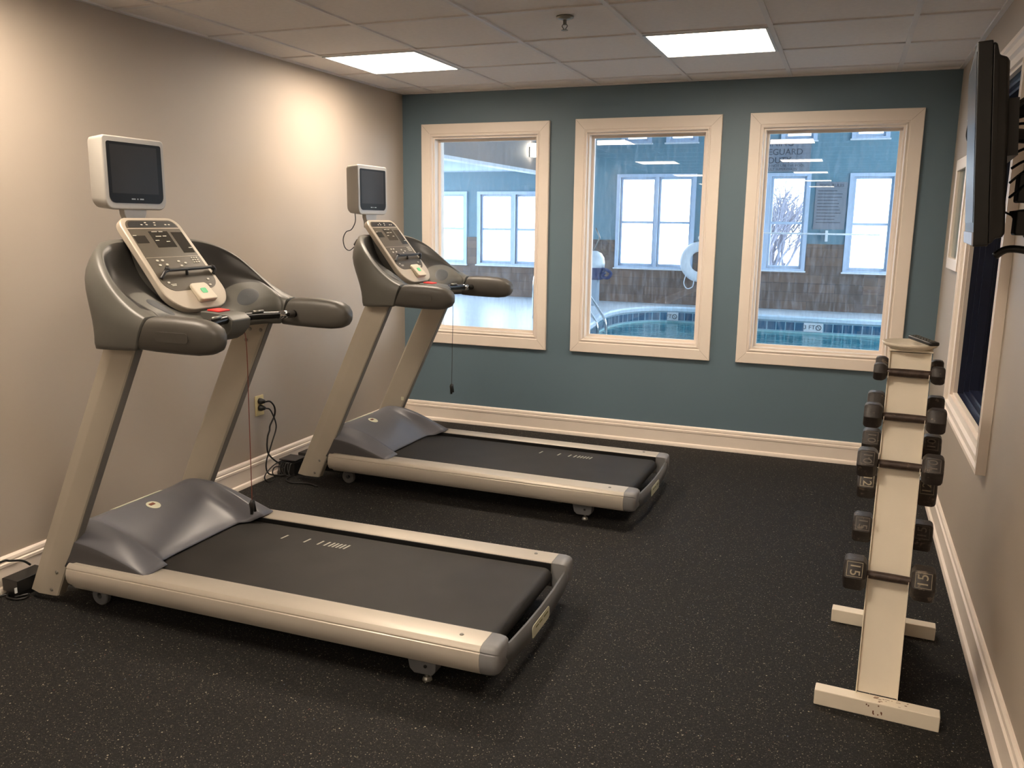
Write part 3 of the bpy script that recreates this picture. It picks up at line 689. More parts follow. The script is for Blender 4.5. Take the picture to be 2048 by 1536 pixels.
    s = MB(); s.prism(gl, lambda p, q, t_: (t_, p, q), .3255, .3275); sc_ = s.build('screen_glass', mat('screen_surround_black', (24, 23, 23), .3, var=.05, spec=.08), R)
    s = MB(); s.box(.3276, .3279, -.128, .118, 1.626, 1.812); s.build('lcd', M_SCR, sc_)
    s = MB()
    for yy, w_ in ((-.022, .02), (0, .006), (.022, .02)): s.box(.3276, .3284, yy-w_/2, yy+w_/2, 1.602, 1.607)
    s.build('control_button', M_STEEL, sc_)
    s = MB(); s.loft([[(x, y, z) for x, y in ((.285, -w_), (.312, -w_), (.312, w_), (.285, w_))] for z, w_ in ((1.485, .045), (1.52, .048), (1.545, .060), (1.567, .062))]); s.build('screen_neck', M_SCRH, R, bevel=.004)
    return R

def belt_marks(R, x0):
    b = [c for c in R.children if c.name.startswith('running_belt')][0]
    s = MB()
    for i, dx in enumerate((0, .115, .182, .215, .238, .256, .274, .292, .311)):
        s.add([(x0+dx-.004, .160, .1725), (x0+dx+.004, .160, .1725), (x0+dx+.010, .205, .1725), (x0+dx+.002, .205, .1725), (x0+dx-.004, .160, .1730), (x0+dx+.004, .160, .1730), (x0+dx+.010, .205, .1730), (x0+dx+.002, .205, .1730)],
              [(0, 1, 2, 3), (4, 5, 6, 7), (0, 1, 5, 4), (1, 2, 6, 5), (2, 3, 7, 6), (3, 0, 4, 7)])
    s.build('belt_stripes', M_PRINT, b)
def safety_cord(R, m_, y, zend):
    s = MB(); s.tube(spline([(.765, y*.6, 1.085), (.775, y, 1.05), (.772, y, (1.05+zend)/2), (.770, y-.004, zend+.03)], 6), .0017, 6); o = s.build('safety_cord', m_, R, smooth=True)
    s = MB(); s.tube([(.770, y-.004, zend+.035), (.768, y-.006, zend+.02), (.768, y-.004, zend-.005), (.770, y-.010, zend-.028)], [.005, .011, .009, .006], 8); s.tube([(.772, y+.006, zend+.03), (.772, y+.012, zend-.02)], [.004, .006], 8)
    s.build('clip', M_BLACK, o, smooth=True)

TM = make_treadmill()
TM2 = copy_tree(TM)
TM.location = (.13854, -3.0927, 0); TM.rotation_euler = (0, 0, math.radians(.7164))
TM2.location = (.18837, -1.31356, 0); TM2.rotation_euler = (0, 0, math.radians(-.6814))
tag(TM, 'silver treadmill nearest the camera, its red-brown safety cord hanging onto the motor cover', 'treadmill', 'treadmills along the left wall')
tag(TM2, 'silver treadmill beside the teal wall, black cable looping behind its screen', 'treadmill', 'treadmills along the left wall')
belt_marks(TM, .835); belt_marks(TM2, 1.345)
safety_cord(TM, M_REDCORD, .065, .335); safety_cord(TM2, M_BLACK, .150, .515)
s = MB(); s.tube(spline([(.262, -.10, 1.57), (.262, -.10, 1.52), (.235, -.10, 1.475), (.198, -.10, 1.46), (.176, -.10, 1.42), (.185, -.10, 1.372), (.215, -.10, 1.352), (.25, -.10, 1.372), (.30, -.11, 1.41)], 6), .0028, 6)
o = s.build('screen_cable', M_BLACK, TM2, smooth=True)
s = MB(); s.tube([(.255, -.10, 1.385), (.285, -.11, 1.410), (.32, -.12, 1.425)], [.008, .012, .010], 8); s.build('plug', M_BLACK, o, smooth=True)
# small pale sticker on the far upright of the far treadmill
s = MB(); s.prism(rrect(-.010, .010, -.012, .012, .004), lambda p, q, t_: (.305+p+.476*0, .3565-t_, .375+q), .0, .0012); s.build('inspection_sticker', M_LABEL, TM2)

# ------------------------------------------------------------------ dumbbell rack
RK = empty('dumbbell_rack', (3.379, -2.752, 0), math.radians(-3.6)); tag(RK, 'cream upright A-frame dumbbell rack standing on two square foot bars', 'rack')
def face_y(z): return -.300 + (z-.05)*(.262/1.08)      # front face leans back towards the top
for sg in (-1, 1):
    yb = sg*.325
    s = MB(); s.box(-.184, .184, yb-.025, yb+.025, 0, .052); o = s.build('foot_bar', M_RACK, RK, bevel=.003)
    if sg < 0:
        s = MB(); rnd = random.Random(5)
        for k_ in range(22):
            x = rnd.uniform(-.03, .09); w_ = rnd.uniform(.003, .014)
            if rnd.random() < .7: y = yb+rnd.uniform(-.02, .012); s.box(x, x+w_, y, y+rnd.uniform(.001, .004), .052, .0524)
            else: z = rnd.uniform(.015, .048); x = rnd.uniform(-.03, .02); s.box(x, x+rnd.uniform(.002, .004), yb-.0254, yb-.025, z-rnd.uniform(.004, .012), z)
        s.build('rust_scuff', M_RUST, o)
for sg in (-1, 1):
    s = MB(); s.prism([(-.312, .052), (.312, .052), (.040, 1.136), (-.048, 1.136)], lambda p, q, t_: (sg*t_, p, q), .0592, .0625)
    s.build('side_plate', M_RACK, RK, bevel=.001)
for sg in (-1, 1):
    zt = 1.132
    s = MB(); s.prism([(sg*-1*face_y(.054)+(-sg)*.0*1, .054), (sg*-1*face_y(zt), zt), (sg*-1*face_y(zt)-sg*.003, zt), (sg*-1*face_y(.054)-sg*.003, .054)], lambda p, q, t_: (t_, -p, q), -.0592, .0592)
    s.build('face_plate', M_RACK, RK)
s = MB(); s.box(-.066, .066, -.052, .046, 1.136, 1.142); s.build('top_plate', M_RACK, RK, bevel=.001)
LEV = [1.070, .930, .780, .610, .430]
def cradle(z, sg):
    """small notched hook each side that carries a dumbbell handle; sg=-1 front, 1 rear"""
    y = face_y(z)
    for sx in (-1, 1):
        s = MB(); s.prism([(y+.004, z-.040), (y-.010, z-.030), (y-.044, z-.016), (y-.046, z+.002), (y-.041, z+.002), (y-.037, z-.0135), (y-.014, z-.0155), (y+.004, z-.012)], lambda p, q, t_: (sx*t_, p if sg < 0 else -p, q), .0588, .0612)
        s.build('cradle', M_RACK, RK)
for z in LEV:
    cradle(z, -1); cradle(z, 1)

def dumbbell(num, F, TH, SEP, rh=.0135, dim=False):
    D = empty('dumbbell', (0, 0, 0)); R_ = F/2/math.cos(PI/6)
    s = MB(); n_ = 9
    s.tube([(-SEP/2, 0, 0), (-SEP/2+.03, 0, 0), (-.04, 0, 0), (0, 0, 0), (.04, 0, 0), (SEP/2-.03, 0, 0), (SEP/2, 0, 0)], [rh*1.15, rh*.95, rh, rh*1.03, rh, rh*.95, rh*1.15], 16)
    s.build('handle', M_IRONH, D, smooth=True)
    for sg in (-1, 1):
        rings = []
        for dx, k_ in ((-TH/2, .74), (-TH/2+.008, .93), (-TH/2+.014, 1.0), (TH/2-.012, 1.0), (TH/2-.005, .94), (TH/2, .80)):
            rings.append([(sg*(SEP/2+dx), R_*k_*math.cos(PI/3*k), R_*k_*math.sin(PI/3*k)) for k in range(6)])
        s = MB(); s.loft(rings); h_ = s.build('head', M_IRON, D, bevel=.003)
        if num:
            # raised number plate on the slanted upper front flat (normal at 30 deg)
            a = PI/6; ny, nz = -math.cos(a), math.sin(a); uy, uz = math.sin(a), math.cos(a)
            def fn(px, py, pz, sg=sg): return (sg*SEP/2 + (py*(1 if sg < 0 else -1)), (F/2+pz)*ny + (-px*(1 if sg < 0 else -1))*uy, (F/2+pz)*nz + (-px*(1 if sg < 0 else -1))*uz)
            s = MB(); text_mesh(s, num, F*.43, .0006, lambda x, y, z: fn(x, y, z+.0012)); 
            w1, w2, b_ = F*.235, TH*.34, .0015
            for (a0, a1, b0, b1) in ((-w1, w1, w2-b_, w2), (-w1, w1, -w2, -w2+b_), (-w1, -w1+b_, -w2, w2), (w1-b_, w1, -w2, w2)):
                s.prism([(a0, b0), (a1, b0), (a1, b1), (a0, b1)], lambda p, q, t_: fn(p, q, t_), 0, .0015)
            s.build('raised_number', M_NUMD if num == '10' or dim else M_NUM, h_)
    return D
def rkp(x, y, z):
    m_ = Matrix.Translation(Vector((3.379, -2.752, 0))) @ Matrix.Rotation(math.radians(-3.6), 4, 'Z'); return m_ @ Vector((x, y, z))
dbs = [  # num, F, TH, SEP, level, side, label, dx
 ('', .056, .040, 0.1695, 0, -1, 'smallest chipped black hex dumbbell in the top front cradle of the rack', 0),
 ('', .078, .056, 0.1855, 1, -1, 'scratched brown-black hex dumbbell in the second front cradle of the rack', 0),
 ('10', .090, .062, 0.1915, 2, -1, 'black hex dumbbell in the third front cradle, above the bare stretch of the rack', 0),
 ('15', .102, .070, 0.1995, 4, -1, 'black hex dumbbell numbered 15 in the lowest front cradle, handle fully visible', 0),
 ('', .056, .040, 0.1695, 0, 1, 'smallest rear dumbbell of the rack, at the top, mostly hidden', 0),
 ('', .078, .056, 0.1855, 1, 1, 'black hex dumbbell with scuffed pale head, second from top at the rack rear', 0),
 ('10', .090, .062, 0.1915, 2, 1, 'black hex dumbbell at the rear of the rack, third from the top', 0),
 ('12', .096, .066, 0.1955, 3, 1, 'black hex dumbbell on the rear of the rack with a brassy worn number 12', 0),
 ('15', .102, .070, 0.1995, 4, 1, 'black hex dumbbell numbered 15, lowest on the rear, only its two heads showing', 0)]
for num, F, TH, SEP, lv, sg, lab, dx in dbs:
    D = dumbbell(num, F, TH, SEP, dim=(num == '15' and sg > 0)); z = LEV[lv]; y = face_y(z) - .0255
    D.location = rkp(dx, y if sg < 0 else -y, z)
    D.rotation_euler = (0, 0, math.radians(-3.6))
    tag(D, lab, 'dumbbell', 'hex dumbbells on the rack')

# tray and remote on the rack
TR = empty('tray', rkp(-.004, -.004, 1.140), math.radians(-3.6)); tag(TR, 'shallow cream oval tray lying on top of the dumbbell rack', 'tray')
s = MB(); n_ = 32
pf = [(.035, .0), (.060, .002), (.080, .012), (.086, .022), (.083, .024), (.074, .016), (.050, .008), (.001, .006)]
s.loft([[(rr*math.cos(2*PI*k_/n_), rr*1.0*math.sin(2*PI*k_/n_), z) for k_ in range(n_)] for rr, z in [(.001, 0)]+pf], True, False); s.build('dish', M_RACK, TR, smooth=True)
RM = empty('remote_control', rkp(.034, -.012, 1.166), 0); RM.rotation_euler = (0, math.radians(4), math.radians(-62)); tag(RM, 'slim black remote control lying across the oval tray on the rack', 'remote control')
s = MB(); s.prism(rrect(-.066, .066, -.018, .018, .010), lambda p, q, t_: (p, q, t_), 0, .012); b_ = s.build('body', M_BLACK, RM, bevel=.004)
s = MB()
for i in range(7):
    for j in range(3): s.box(-.050+.015*i-.003, -.050+.015*i+.003, -.010+.010*j-.002, -.010+.010*j+.002, .012, .0135)
s.build('button', M_STEEL, b_)

# ------------------------------------------------------------------ TV on the right wall
TV = empty('television', (3.535, -2.88, 1.755)); tag(TV, 'black flat television seen from its edge, bracketed to the right wall', 'television')
TV.rotation_euler = (0, math.radians(-4.5), math.radians(-4.3))
hw, hz = .285, .268       # half width (along y) and half height
s = MB(); s.prism(rrect(-hw, hw, -hz, hz, .006), lambda p, q, t_: (t_, p, q), -.058, -.022); s.build('bezel', M_BLACK, TV, bevel=.003)
s = MB(); s.loft([[(x, p*k_, q*kz+o_) for p, q in rrect(-hw, hw, -hz, hz, .01)] for x, k_, kz, o_ in ((-.022, .99, .985, 0), (-.012, .985, .97, 0), (-.006, .975, .895, -.010), (.012, .965, .875, -.012), (.018, .93, .84, -.012))]); s.build('back_shell', M_BLACK, TV, bevel=.004)
s = MB(); s.box(-.0595, -.0578, -hw+.022, hw-.022, -hz+.066, hz-.022); s.build('screen', mat('tv_screen_glass', (30, 34, 44), .3, var=.04, spec=.4), TV)
s = MB(); s.box(-.062, -.056, -hw+.004, hw-.004, -hz+.003, -hz+.040); s.build('speaker_strip', mat('tv_silver_strip', (168, 170, 180), .35, metal=.3), TV, bevel=.002)
s = MB(); s.tube([(.03, -.14, .09), (.09, -.16, .10), (.150, -.06, .085)], .022, 10); s.tube([(.03, -.16, .03), (.09, -.14, .02), (.150, -.06, .05)], .020, 10); s.tube([(.04, -.22, .10), (.08, -.20, .13), (.15, -.08, .11)], .008, 8); s.box(.018, .045, -.24, .10, -.03, .12); s.box(.142, .154, -.12, .02, -.03, .15)
s.build('wall_bracket', M_BLACK, TV)
s = MB()
s.tube(spline([(-.01, hw-.03, hz-.01), (-.035, hw+.012, hz-.06), (-.050, hw+.016, hz-.12), (-.056, hw+.012, hz-.155), (-.060, hw+.010, hz-.19), (-.050, hw+.008, hz-.215), (-.03, hw-.004, hz-.21)], 5), .0028, 6); o = s.build('aerial_lead', M_BLACK, TV, smooth=True)
s = MB(); s.tube([(-.052, hw+.0165, hz-.128), (-.055, hw+.0145, hz-.142)], .0045, 8); s.build('connector', M_WHITE, o)
# loose cables and adapter hanging at the wall beside it
bpy.context.view_layer.update()
def to_tv(o): o.parent = TV; o.matrix_parent_inverse = TV.matrix_world.inverted() @ Matrix.Translation((3.640, -3.02, 1.56)); return o
s = MB(); rnd = random.Random(2)
for k_ in range(6):
    a, b = rnd.uniform(.05, .16), rnd.uniform(-.16, -.02); y0 = rnd.uniform(-.10, .06)
    s.tube(spline([(-.07, .02+y0*.3, .06+.04*k_), (-.04, y0, .10+.03*k_), (.0, y0-.05, .16), (.02, y0-.03, a), (.018, y0, b), (-.0, y0+.05, b+.05), (-.05, .08, .02)], 5), .004, 6)
s.tube(spline([(-.10, .16, .05), (-.06, .10, .02), (-.02, .02, .0), (.0, -.04, .03)], 5), .003, 6)
to_tv(s.build('cable', M_BLACK, None, smooth=True))
s = MB(); s.box(-.055, .030, -.03, .03, .045, .125); to_tv(s.build('power_adapter', M_BLACK, None, bevel=.006))
s = MB(); s.box(-.050, .035, -.02, .04, -.045, .025); to_tv(s.build('power_adapter', M_BLACK, None, bevel=.006))
s = MB(); s.tube(spline([(-.085, .02, -.105), (-.06, .01, -.085), (-.02, .0, -.085), (.03, -.01, -.10)], 4), .011, 10); to_tv(s.build('plug_block', M_BLACK, None, smooth=True))

# picture frame on the right wall
PF = empty('picture_frame', (W, -.71, 1.31)); tag(PF, 'tall cream-framed picture hanging on the right wall next to the teal wall', 'picture')
y0, y1, z0, z1 = -.24, .24, 0.0, .58
s = MB(); wall_holes(s, y0, y1, z0, z1, [(y0+.05, y1-.05, z0+.06, z1-.06)], lambda u_, d, z: (d, u_, z), -.028, -.001); s.build('frame', M_TRIM, PF, bevel=.003)
s = MB(); s.box(-.012, -.002, y0+.05, y1-.05, z0+.06, z1-.06); s.build('picture', mat('muted_print', (118, 128, 122), .15, var=.2, scale=5), PF)

# ------------------------------------------------------------------ outlet, cords, boxes
OT = empty('wall_outlet', (0, -1.797, .45)); tag(OT, 'almond wall outlet with two black plugs, on the left wall between the treadmills', 'outlet')
s = MB(); s.prism(rrect(-.037, .037, -.060, .060, .004), lambda p, q, t_: (t_, p, q), 0, .006); s.build('cover_plate', M_OUTLET, OT, bevel=.0015)
for zz in (.026, -.014):
    s = MB(); s.tube([(.006, 0, zz), (.016, 0, zz), (.030, .002, zz), (.042, .006, zz-.002)], [.019, .019, .014, .008], 12); s.build('plug', M_BLACK, OT, smooth=True)
def cord(name, pts, rad, lab, m_=M_BLACK, grp=None):
    s = MB(); s.tube(spline(pts, 6), rad, 8); o = s.build(name, m_, smooth=True); tag(o, lab, 'cord', grp); return o
cord('hanging_cable', [(.042, -1.790, .474), (.058, -1.766, .472), (.055, -1.725, .43), (.048, -1.718, .379), (.045, -1.760, .325), (.045, -1.768, .296), (.045, -1.788, .262), (.045, -1.798, .200), (.045, -1.782, .150), (.048, -1.718, .090), (.07, -1.68, .066)], .0052, 'black power cord curving from the upper outlet plug down to the black box')
cord('hanging_cable', [(.042, -1.790, .434), (.058, -1.776, .428), (.055, -1.746, .392), (.062, -1.728, .334), (.064, -1.734, .292), (.064, -1.770, .233), (.062, -1.798, .180), (.060, -1.826, .130), (.058, -1.830, .080), (.056, -1.805, .040), (.07, -1.74, .012), (.10, -1.70, .010)], .0045, 'black power cord dropping from the lower outlet plug to the floor')
cord('looped_cable', [(.095, -1.69, .080), (.082, -1.74, .098), (.077, -1.815, .080), (.077, -1.872, .045), (.082, -1.862, .012), (.090, -1.83, .006), (.090, -1.79, .014), (.078, -1.80, .048), (.077, -1.77, .075), (.080, -1.69, .050)], .0036, 'thin black cable looped against the baseboard below the outlet')
cord('floor_cable', [(.150, -1.685, .012), (.146, -1.764, .006), (.205, -1.808, .006), (.252, -1.798, .006), (.300, -1.785, .006), (.345, -1.790, .006), (.400, -1.812, .006)], .0042, 'thin black cable trailing on the floor in front of the far treadmill upright')
BX = empty('power_box', (.095, -1.625, 0)); tag(BX, 'open black power box with wires spilling out, on the floor under the outlet', 'box')
s = MB(); s.box(-.055, .055, -.058, .058, 0, .085); b_ = s.build('case', M_BLACK, BX, bevel=.004)
s = MB(); s.box(-.058, .058, -.055, .062, .090, .098); s.build('lid', mat('dark_lid', (44, 42, 44), .5), BX, bevel=.003)
s = MB(); s.box(-.05, .05, -.03, .05, .084, .091); s.build('hinge_rib', M_BLACK, BX)
s = MB(); rnd = random.Random(9)
for k_ in range(6):
    x = -.04+.016*k_; s.tube(spline([(x, -.060, .080), (x, -.075, .078+.006*rnd.random()), (x+rnd.uniform(-.01, .01), -.082, .045), (x+rnd.uniform(-.015, .02), -.078, .008), (x+.02, -.066, .004)], 4), .0026, 6)
s.build('wire', mat('grey_wire', (78, 78, 78), .5), BX, smooth=True)
BX2 = empty('adapter_box', (.085, -1.40, 0)); tag(BX2, 'plain black box against the baseboard, behind the power box and the far treadmill upright', 'box')
s = MB(); s.box(-.045, .055, -.09, .09, 0, .090); s.build('case', mat('dark_case', (38, 37, 38), .5), BX2, bevel=.004)
BX3 = empty('power_box', (.095, -3.475, 0)); tag(BX3, 'low black power box behind the near treadmill upright, by the left wall', 'box')
s = MB(); s.box(-.052, .035, -.055, .10, .022, .076); s.build('case', M_BLACK, BX3, bevel=.003)
s = MB(); s.box(-.045, .030, -.045, .09, 0, .022); s.build('base', M_BLACK, BX3)
s = MB(); s.box(.030, .034, -.066, -.056, .028, .05); s.build('switch', M_WHITE, BX3)
cord('hanging_cable', [(.045, -4.20, .010), (.05, -3.95, .050), (.05, -3.70, .120), (.05, -3.534, .147), (.05, -3.49, .137), (.05, -3.435, .116), (.055, -3.405, .088)], .0048, 'dark cord running along the left baseboard to the box behind the near treadmill')
cord('floor_cable', [(.040, -3.75, .006), (.045, -3.60, .006), (.060, -3.53, .007), (.085, -3.545, .006), (.13, -3.545, .006), (.155, -3.52, .006), (.140, -3.49, .007), (.115, -3.535, .008)], .0045, 'short black cable lying on the floor at the foot of the near treadmill upright')

# ------------------------------------------------------------------ pool hall beyond the glass
PX0, PX1, PY1, PZ = -7.0, 8.0, 10.5, 4.5
far_holes = [(-5.75, -4.30, .67, 2.05), (-3.93, -3.24, .67, 2.05), (-3.16, -2.55, .67, 2.05), (-1.00, -.32, .70, 2.37), (-.26, .37, .70, 2.37), (1.05, 1.68, .74, 2.37), (1.78, 2.38, .74, 2.37), (3.16, 3.80, .74, 2.36),
             (5.0, 6.4, .74, 2.36), (-.94, -.50, 3.03, 3.9), (-.09, .36, 3.03, 3.9), (1.96, 2.43, 3.02, 3.9), (3.13, 3.60, 3.03, 3.9), (4.9, 5.5, 3.03, 3.9)]
s = MB(); wall_holes(s, PX0, PX1, -.1, PZ, far_holes, lambda u_, d, z: (u_, d, z), PY1, PY1+.12); struct(s.build('wall_pool_far', M_PBLUE))
s = MB(); wall_holes(s, PX0, PX1, 0, 1.19, [h for h in [(-5.85, -4.22, .60, 2.1), (-4.01, -2.47, .60, 2.1), (-1.08, .45, .64, 2.4), (.97, 2.46, .68, 2.4), (3.08, 3.88, .68, 2.4), (4.9, 6.5, .68, 2.4)]], lambda u_, d, z: (u_, d, z), PY1-.025, PY1-.001); struct(s.build('trim_2', M_STONE))
k = 5
for grp in (((-5.75, -4.30, .67, 2.05),), ((-3.93, -3.24, .67, 2.05), (-3.16, -2.55, .67, 2.05)), ((-1.00, -.32, .70, 2.37), (-.26, .37, .70, 2.37)), ((1.05, 1.68, .74, 2.37), (1.78, 2.38, .74, 2.37)), ((3.16, 3.80, .74, 2.36),), ((5.0, 6.4, .74, 2.36),),
            ((-.94, -.50, 3.03, 3.9),), ((-.09, .36, 3.03, 3.9),), ((1.96, 2.43, 3.02, 3.9),), ((3.13, 3.60, 3.03, 3.9),), ((4.9, 5.5, 3.03, 3.9),)):
    root = bpy.data.objects.new('window_%d' % k, None); C.objects.link(root); struct(root); k += 1
    a, b, c, e = grp[0][0], grp[-1][1], grp[0][2], grp[0][3]
    s = MB(); wall_holes(s, a-.07, b+.07, c-.045, e+.06, [(q[0], q[1], q[2], q[3]) for q in grp], lambda u_, d, z: (u_, d, z), PY1-.032, PY1+.03)
    s.build('window_frame', M_PTRIM, root)
    s = MB(); s.box(a-.09, b+.09, PY1-.07, PY1, c-.06, c-.035); s.build('window_sill', M_WHITE, root)
    for g_ in grp:
        a, b, c, e = g_; s = MB()
        wall_holes(s, a, b, c, e, [(a+.04, b-.04, c+.05, (c+e)/2-.025), (a+.04, b-.04, (c+e)/2+.02, e-.04)], lambda u_, d, z: (u_, d, z), PY1+.03, PY1+.07)
        s.build('sash', M_PTRIM, root)
        MB().box(a+.02, b-.02, PY1+.048, PY1+.052, c+.02, e-.02).build('pane', M_GLASS, root)
# side walls with unseen openings added to light the hall; ceilings, floor
s = MB(); wall_holes(s, T, PY1, -.1, PZ, [(1.2, 4.0, .3, 2.3), (4.6, 7.2, .3, 2.3), (7.6, 9.9, .3, 2.3)], lambda u_, d, z: (PX0-.1+d, u_, z), 0, .1); struct(s.build('wall_pool_left', M_PBLUE))
s = MB(); wall_holes(s, T, PY1, -.1, PZ, [(1.0, 4.6, .6, 3.6), (5.2, 9.6, .6, 3.6)], lambda u_, d, z: (PX1+d, u_, z), 0, .1); struct(s.build('wall_pool_right', M_PBLUE))
s = MB(); wall_holes(s, PX0, PX1, -.1, PZ, [(-T, W+T, -.1, H+.12)], lambda u_, d, z: (u_, d, z), .03, T-.001); struct(s.build('wall_pool_near', M_PBLUE))
struct(MB().box(-2.4, PX1, T, PY1, PZ, PZ+.1).build('ceiling_pool', M_PCEIL))
struct(MB().box(PX0, -2.55, T, PY1, 2.50, 2.6).build('ceiling_pool_low', M_PCEIL))
struct(MB().box(-2.55, -2.40, T, PY1, 2.46, PZ).build('wall_pool_soffit', M_BULK))
struct(MB().box(-2.58, -2.385, T, PY1, 2.41, 2.46).build('trim_3', M_WHITE))
# sconce on the soffit
SN = empty('wall_sconce', (-2.40, 9.24, 2.70)); tag(SN, 'glowing wall light high on the taupe soffit, seen through the left window', 'wall light')
s = MB(); s.box(0, .02, -.06, .06, -.02, .16); s.build('back_plate', M_STEEL, SN)
s = MB(); s.tube([(.07, 0, -.02), (.07, 0, .22)], .045, 16); s.build('glass_tube', M_PLAMP, SN, smooth=True)
# deck with the pool cut out
pool = spline([(-.36, 1.6, 0), (-.36, 4.0, 0), (-.40, 6.5, 0), (-.58, 7.8, 0), (-.52, 8.8, 0), (-.15, 9.5, 0), (.5, 9.72, 0), (1.15, 9.50, 0), (1.7, 9.15, 0), (2.6, 9.10, 0), (4.2, 9.10, 0), (6.6, 9.10, 0)], 6) + [Vector((6.6, 1.6, 0))]
def fill_with_hole(name, outer, hole, m_):
    cu = bpy.data.curves.new('c', 'CURVE'); cu.dimensions = '2D'; cu.fill_mode = 'BOTH'
    for ring in ([outer, hole] if hole else [outer]):
        sp_ = cu.splines.new('POLY'); sp_.points.add(len(ring)-1); sp_.use_cyclic_u = True
        for p_, q_ in zip(sp_.points, ring): p_.co = (q_[0], q_[1], 0, 1)
    cu.extrude = .03
    o = bpy.data.objects.new('c', cu); C.objects.link(o); me = bpy.data.meshes.new_from_object(o.evaluated_get(bpy.context.evaluated_depsgraph_get()))
    bpy.data.objects.remove(o); bpy.data.curves.remove(cu)
    me.name = name; me.materials.clear(); me.materials.append(m_); ob = bpy.data.objects.new(name, me); C.objects.link(ob); ob.location.z = -.03; return ob
struct(fill_with_hole('floor_pool', [(PX0, T), (PX1, T), (PX1, PY1), (PX0, PY1)], pool, M_DECK))
def ribbon(name, path, z0, z1, off, m_, uv=True, parent=None):
    """vertical band following the pool edge, pushed outwards by off"""
    s = MB(); n_ = len(path); vs = []; fs = []; L = [0]
    for i in range(n_): L.append(L[-1] + (path[(i+1) % n_]-path[i]).length)
    for i in range(n_+1):
        p_ = path[i % n_]; vs += [(p_.x, p_.y, z0), (p_.x, p_.y, z1)]
    for i in range(n_): fs.append((2*i, 2*i+2, 2*i+3, 2*i+1))
    me = bpy.data.meshes.new(name); me.from_pydata(vs, [], fs); me.materials.append(m_)
    ul = me.uv_layers.new()
    for p_ in me.polygons:
        for li in p_.loop_indices:
            vi = me.loops[li].vertex_index; ul.data[li].uv = (L[vi//2], vs[vi][2]-z1)
    o = bpy.data.objects.new(name, me); C.objects.link(o); sd = o.modifiers.new('t', 'SOLIDIFY'); sd.thickness = .02; sd.offset = 0
    if parent: o.parent = parent
    return o
PL = empty('swimming_pool', (0, 0, 0)); tag(PL, 'indoor swimming pool with a blue tile band and white coping, beyond the windows', 'pool')
PL.location = (2.5, 5.5, -.06)
def to_pl(o): o.parent = PL; o.location = o.location - Vector((2.5, 5.5, -.06))
o = ribbon('tile_band', pool, -.235, -.075, 0, M_TILE); to_pl(o)
o = ribbon('waterline_ledge', pool, -.60, -.235, 0, mat('pool_plaster', (150, 200, 205), .5)); to_pl(o)
s = MB(); pc = [(-.10, .004), (-.03, .026), (.015, .022), (.035, .0), (.035, -.05), (.0, -.078), (-.10, -.062)]
rings = []; n_ = len(pool)
for i, p_ in enumerate(pool):
    d = (pool[(i+1) % n_] - pool[(i-1) % n_]).normalized(); inn = Vector((d.y, -d.x, 0))
    rings.append([tuple(p_ + inn*a + Vector((0, 0, b))) for a, b in pc])
rings.append(rings[0]); s.loft(rings, True, False); o = s.build('coping', mat('white_coping', (205, 222, 235), .35), None, auto=40); to_pl(o)
o = fill_with_hole('water', [(p_.x, p_.y) for p_ in pool], None, M_WATER); o.location.z = -.29; to_pl(o)
for px_, txt in ((.22, '3 FT'), (2.72, '3 FT')):
    yy = 9.68 if px_ < 1 else 9.10
    s = MB(); s.box(px_-.15, px_+.15, yy-.020, yy-.006, -.225, -.075, 0)
    text_mesh(s, txt, .10, .001, lambda x, y, z: (px_-.06+x, yy-.0215-z, -.15+y), mi=1)
    s.loft([[(px_+.085+rr*math.cos(2*PI*q/20), yy-dd_, -.15+rr*math.sin(2*PI*q/20)) for q in range(20)] for rr, dd_ in ((.045, .021), (.045, .024), (.034, .024), (.034, .021))], True, False, 1)
    s.add([(px_+.055, yy-.023, -.12), (px_+.060, yy-.023, -.115), (px_+.115, yy-.023, -.18), (px_+.110, yy-.023, -.185)], [(0, 1, 2, 3)], 1)
    o = s.build('depth_marker', [M_WHITE, M_SIGNT]); to_pl(o)
for yy in (7.45, 6.95):
    s = MB(); s.tube(spline([(-1.45, yy, -.02), (-1.45, yy, .60), (-1.36, yy, .74), (-1.15, yy, .78), (-.75, yy, .43), (-.50, yy, .12), (-.40, yy, -.05), (-.38, yy, -.30)], 6), .024, 10)
    o = s.build('grab_rail', M_CHROME, None, smooth=True); to_pl(o)

# pool lift
LF = empty('pool_lift', (-1.22, 9.55, 0)); tag(LF, 'white pool lift with rounded cover and blue strap, by the grab rails', 'pool lift')
s = MB(); s.box(-.14, .10, -.10, .10, 0, .50); s.build('base', mat('lift_base_grey', (150, 165, 178), .5), LF, bevel=.02)
s = MB(); rg = []
for rr, zz in ((.20, .70), (.205, .78), (.19, .88), (.14, .96), (.06, 1.0), (.001, 1.005)): rg.append([(rr*math.cos(2*PI*q/24), rr*math.sin(2*PI*q/24), zz) for q in range(24)])
s.loft(rg); s.build('cover', M_WHITE, LF, smooth=True)
s = MB(); s.loft([[(rr*math.cos(2*PI*q/24), rr*math.sin(2*PI*q/24), zz) for q in range(24)] for rr, zz in ((.17, .48), (.195, .52), (.20, .70))]); s.build('seat_cushion', M_BLUE, LF, smooth=True)
s = MB(); s.tube(spline([(.16, -.05, .68), (.28, -.08, .66), (.36, -.1, .60), (.30, -.12, .52), (.2, -.1, .55), (.25, -.12, .62)], 5), .03, 8); s.build('strap', M_BLUE, LF, smooth=True)
s = MB(); s.tube([(-.02, .05, 1.0), (.10, .0, 1.25), (.02, .0, 1.42)], .015, 8); s.build('mast', M_STEEL, LF, smooth=True)

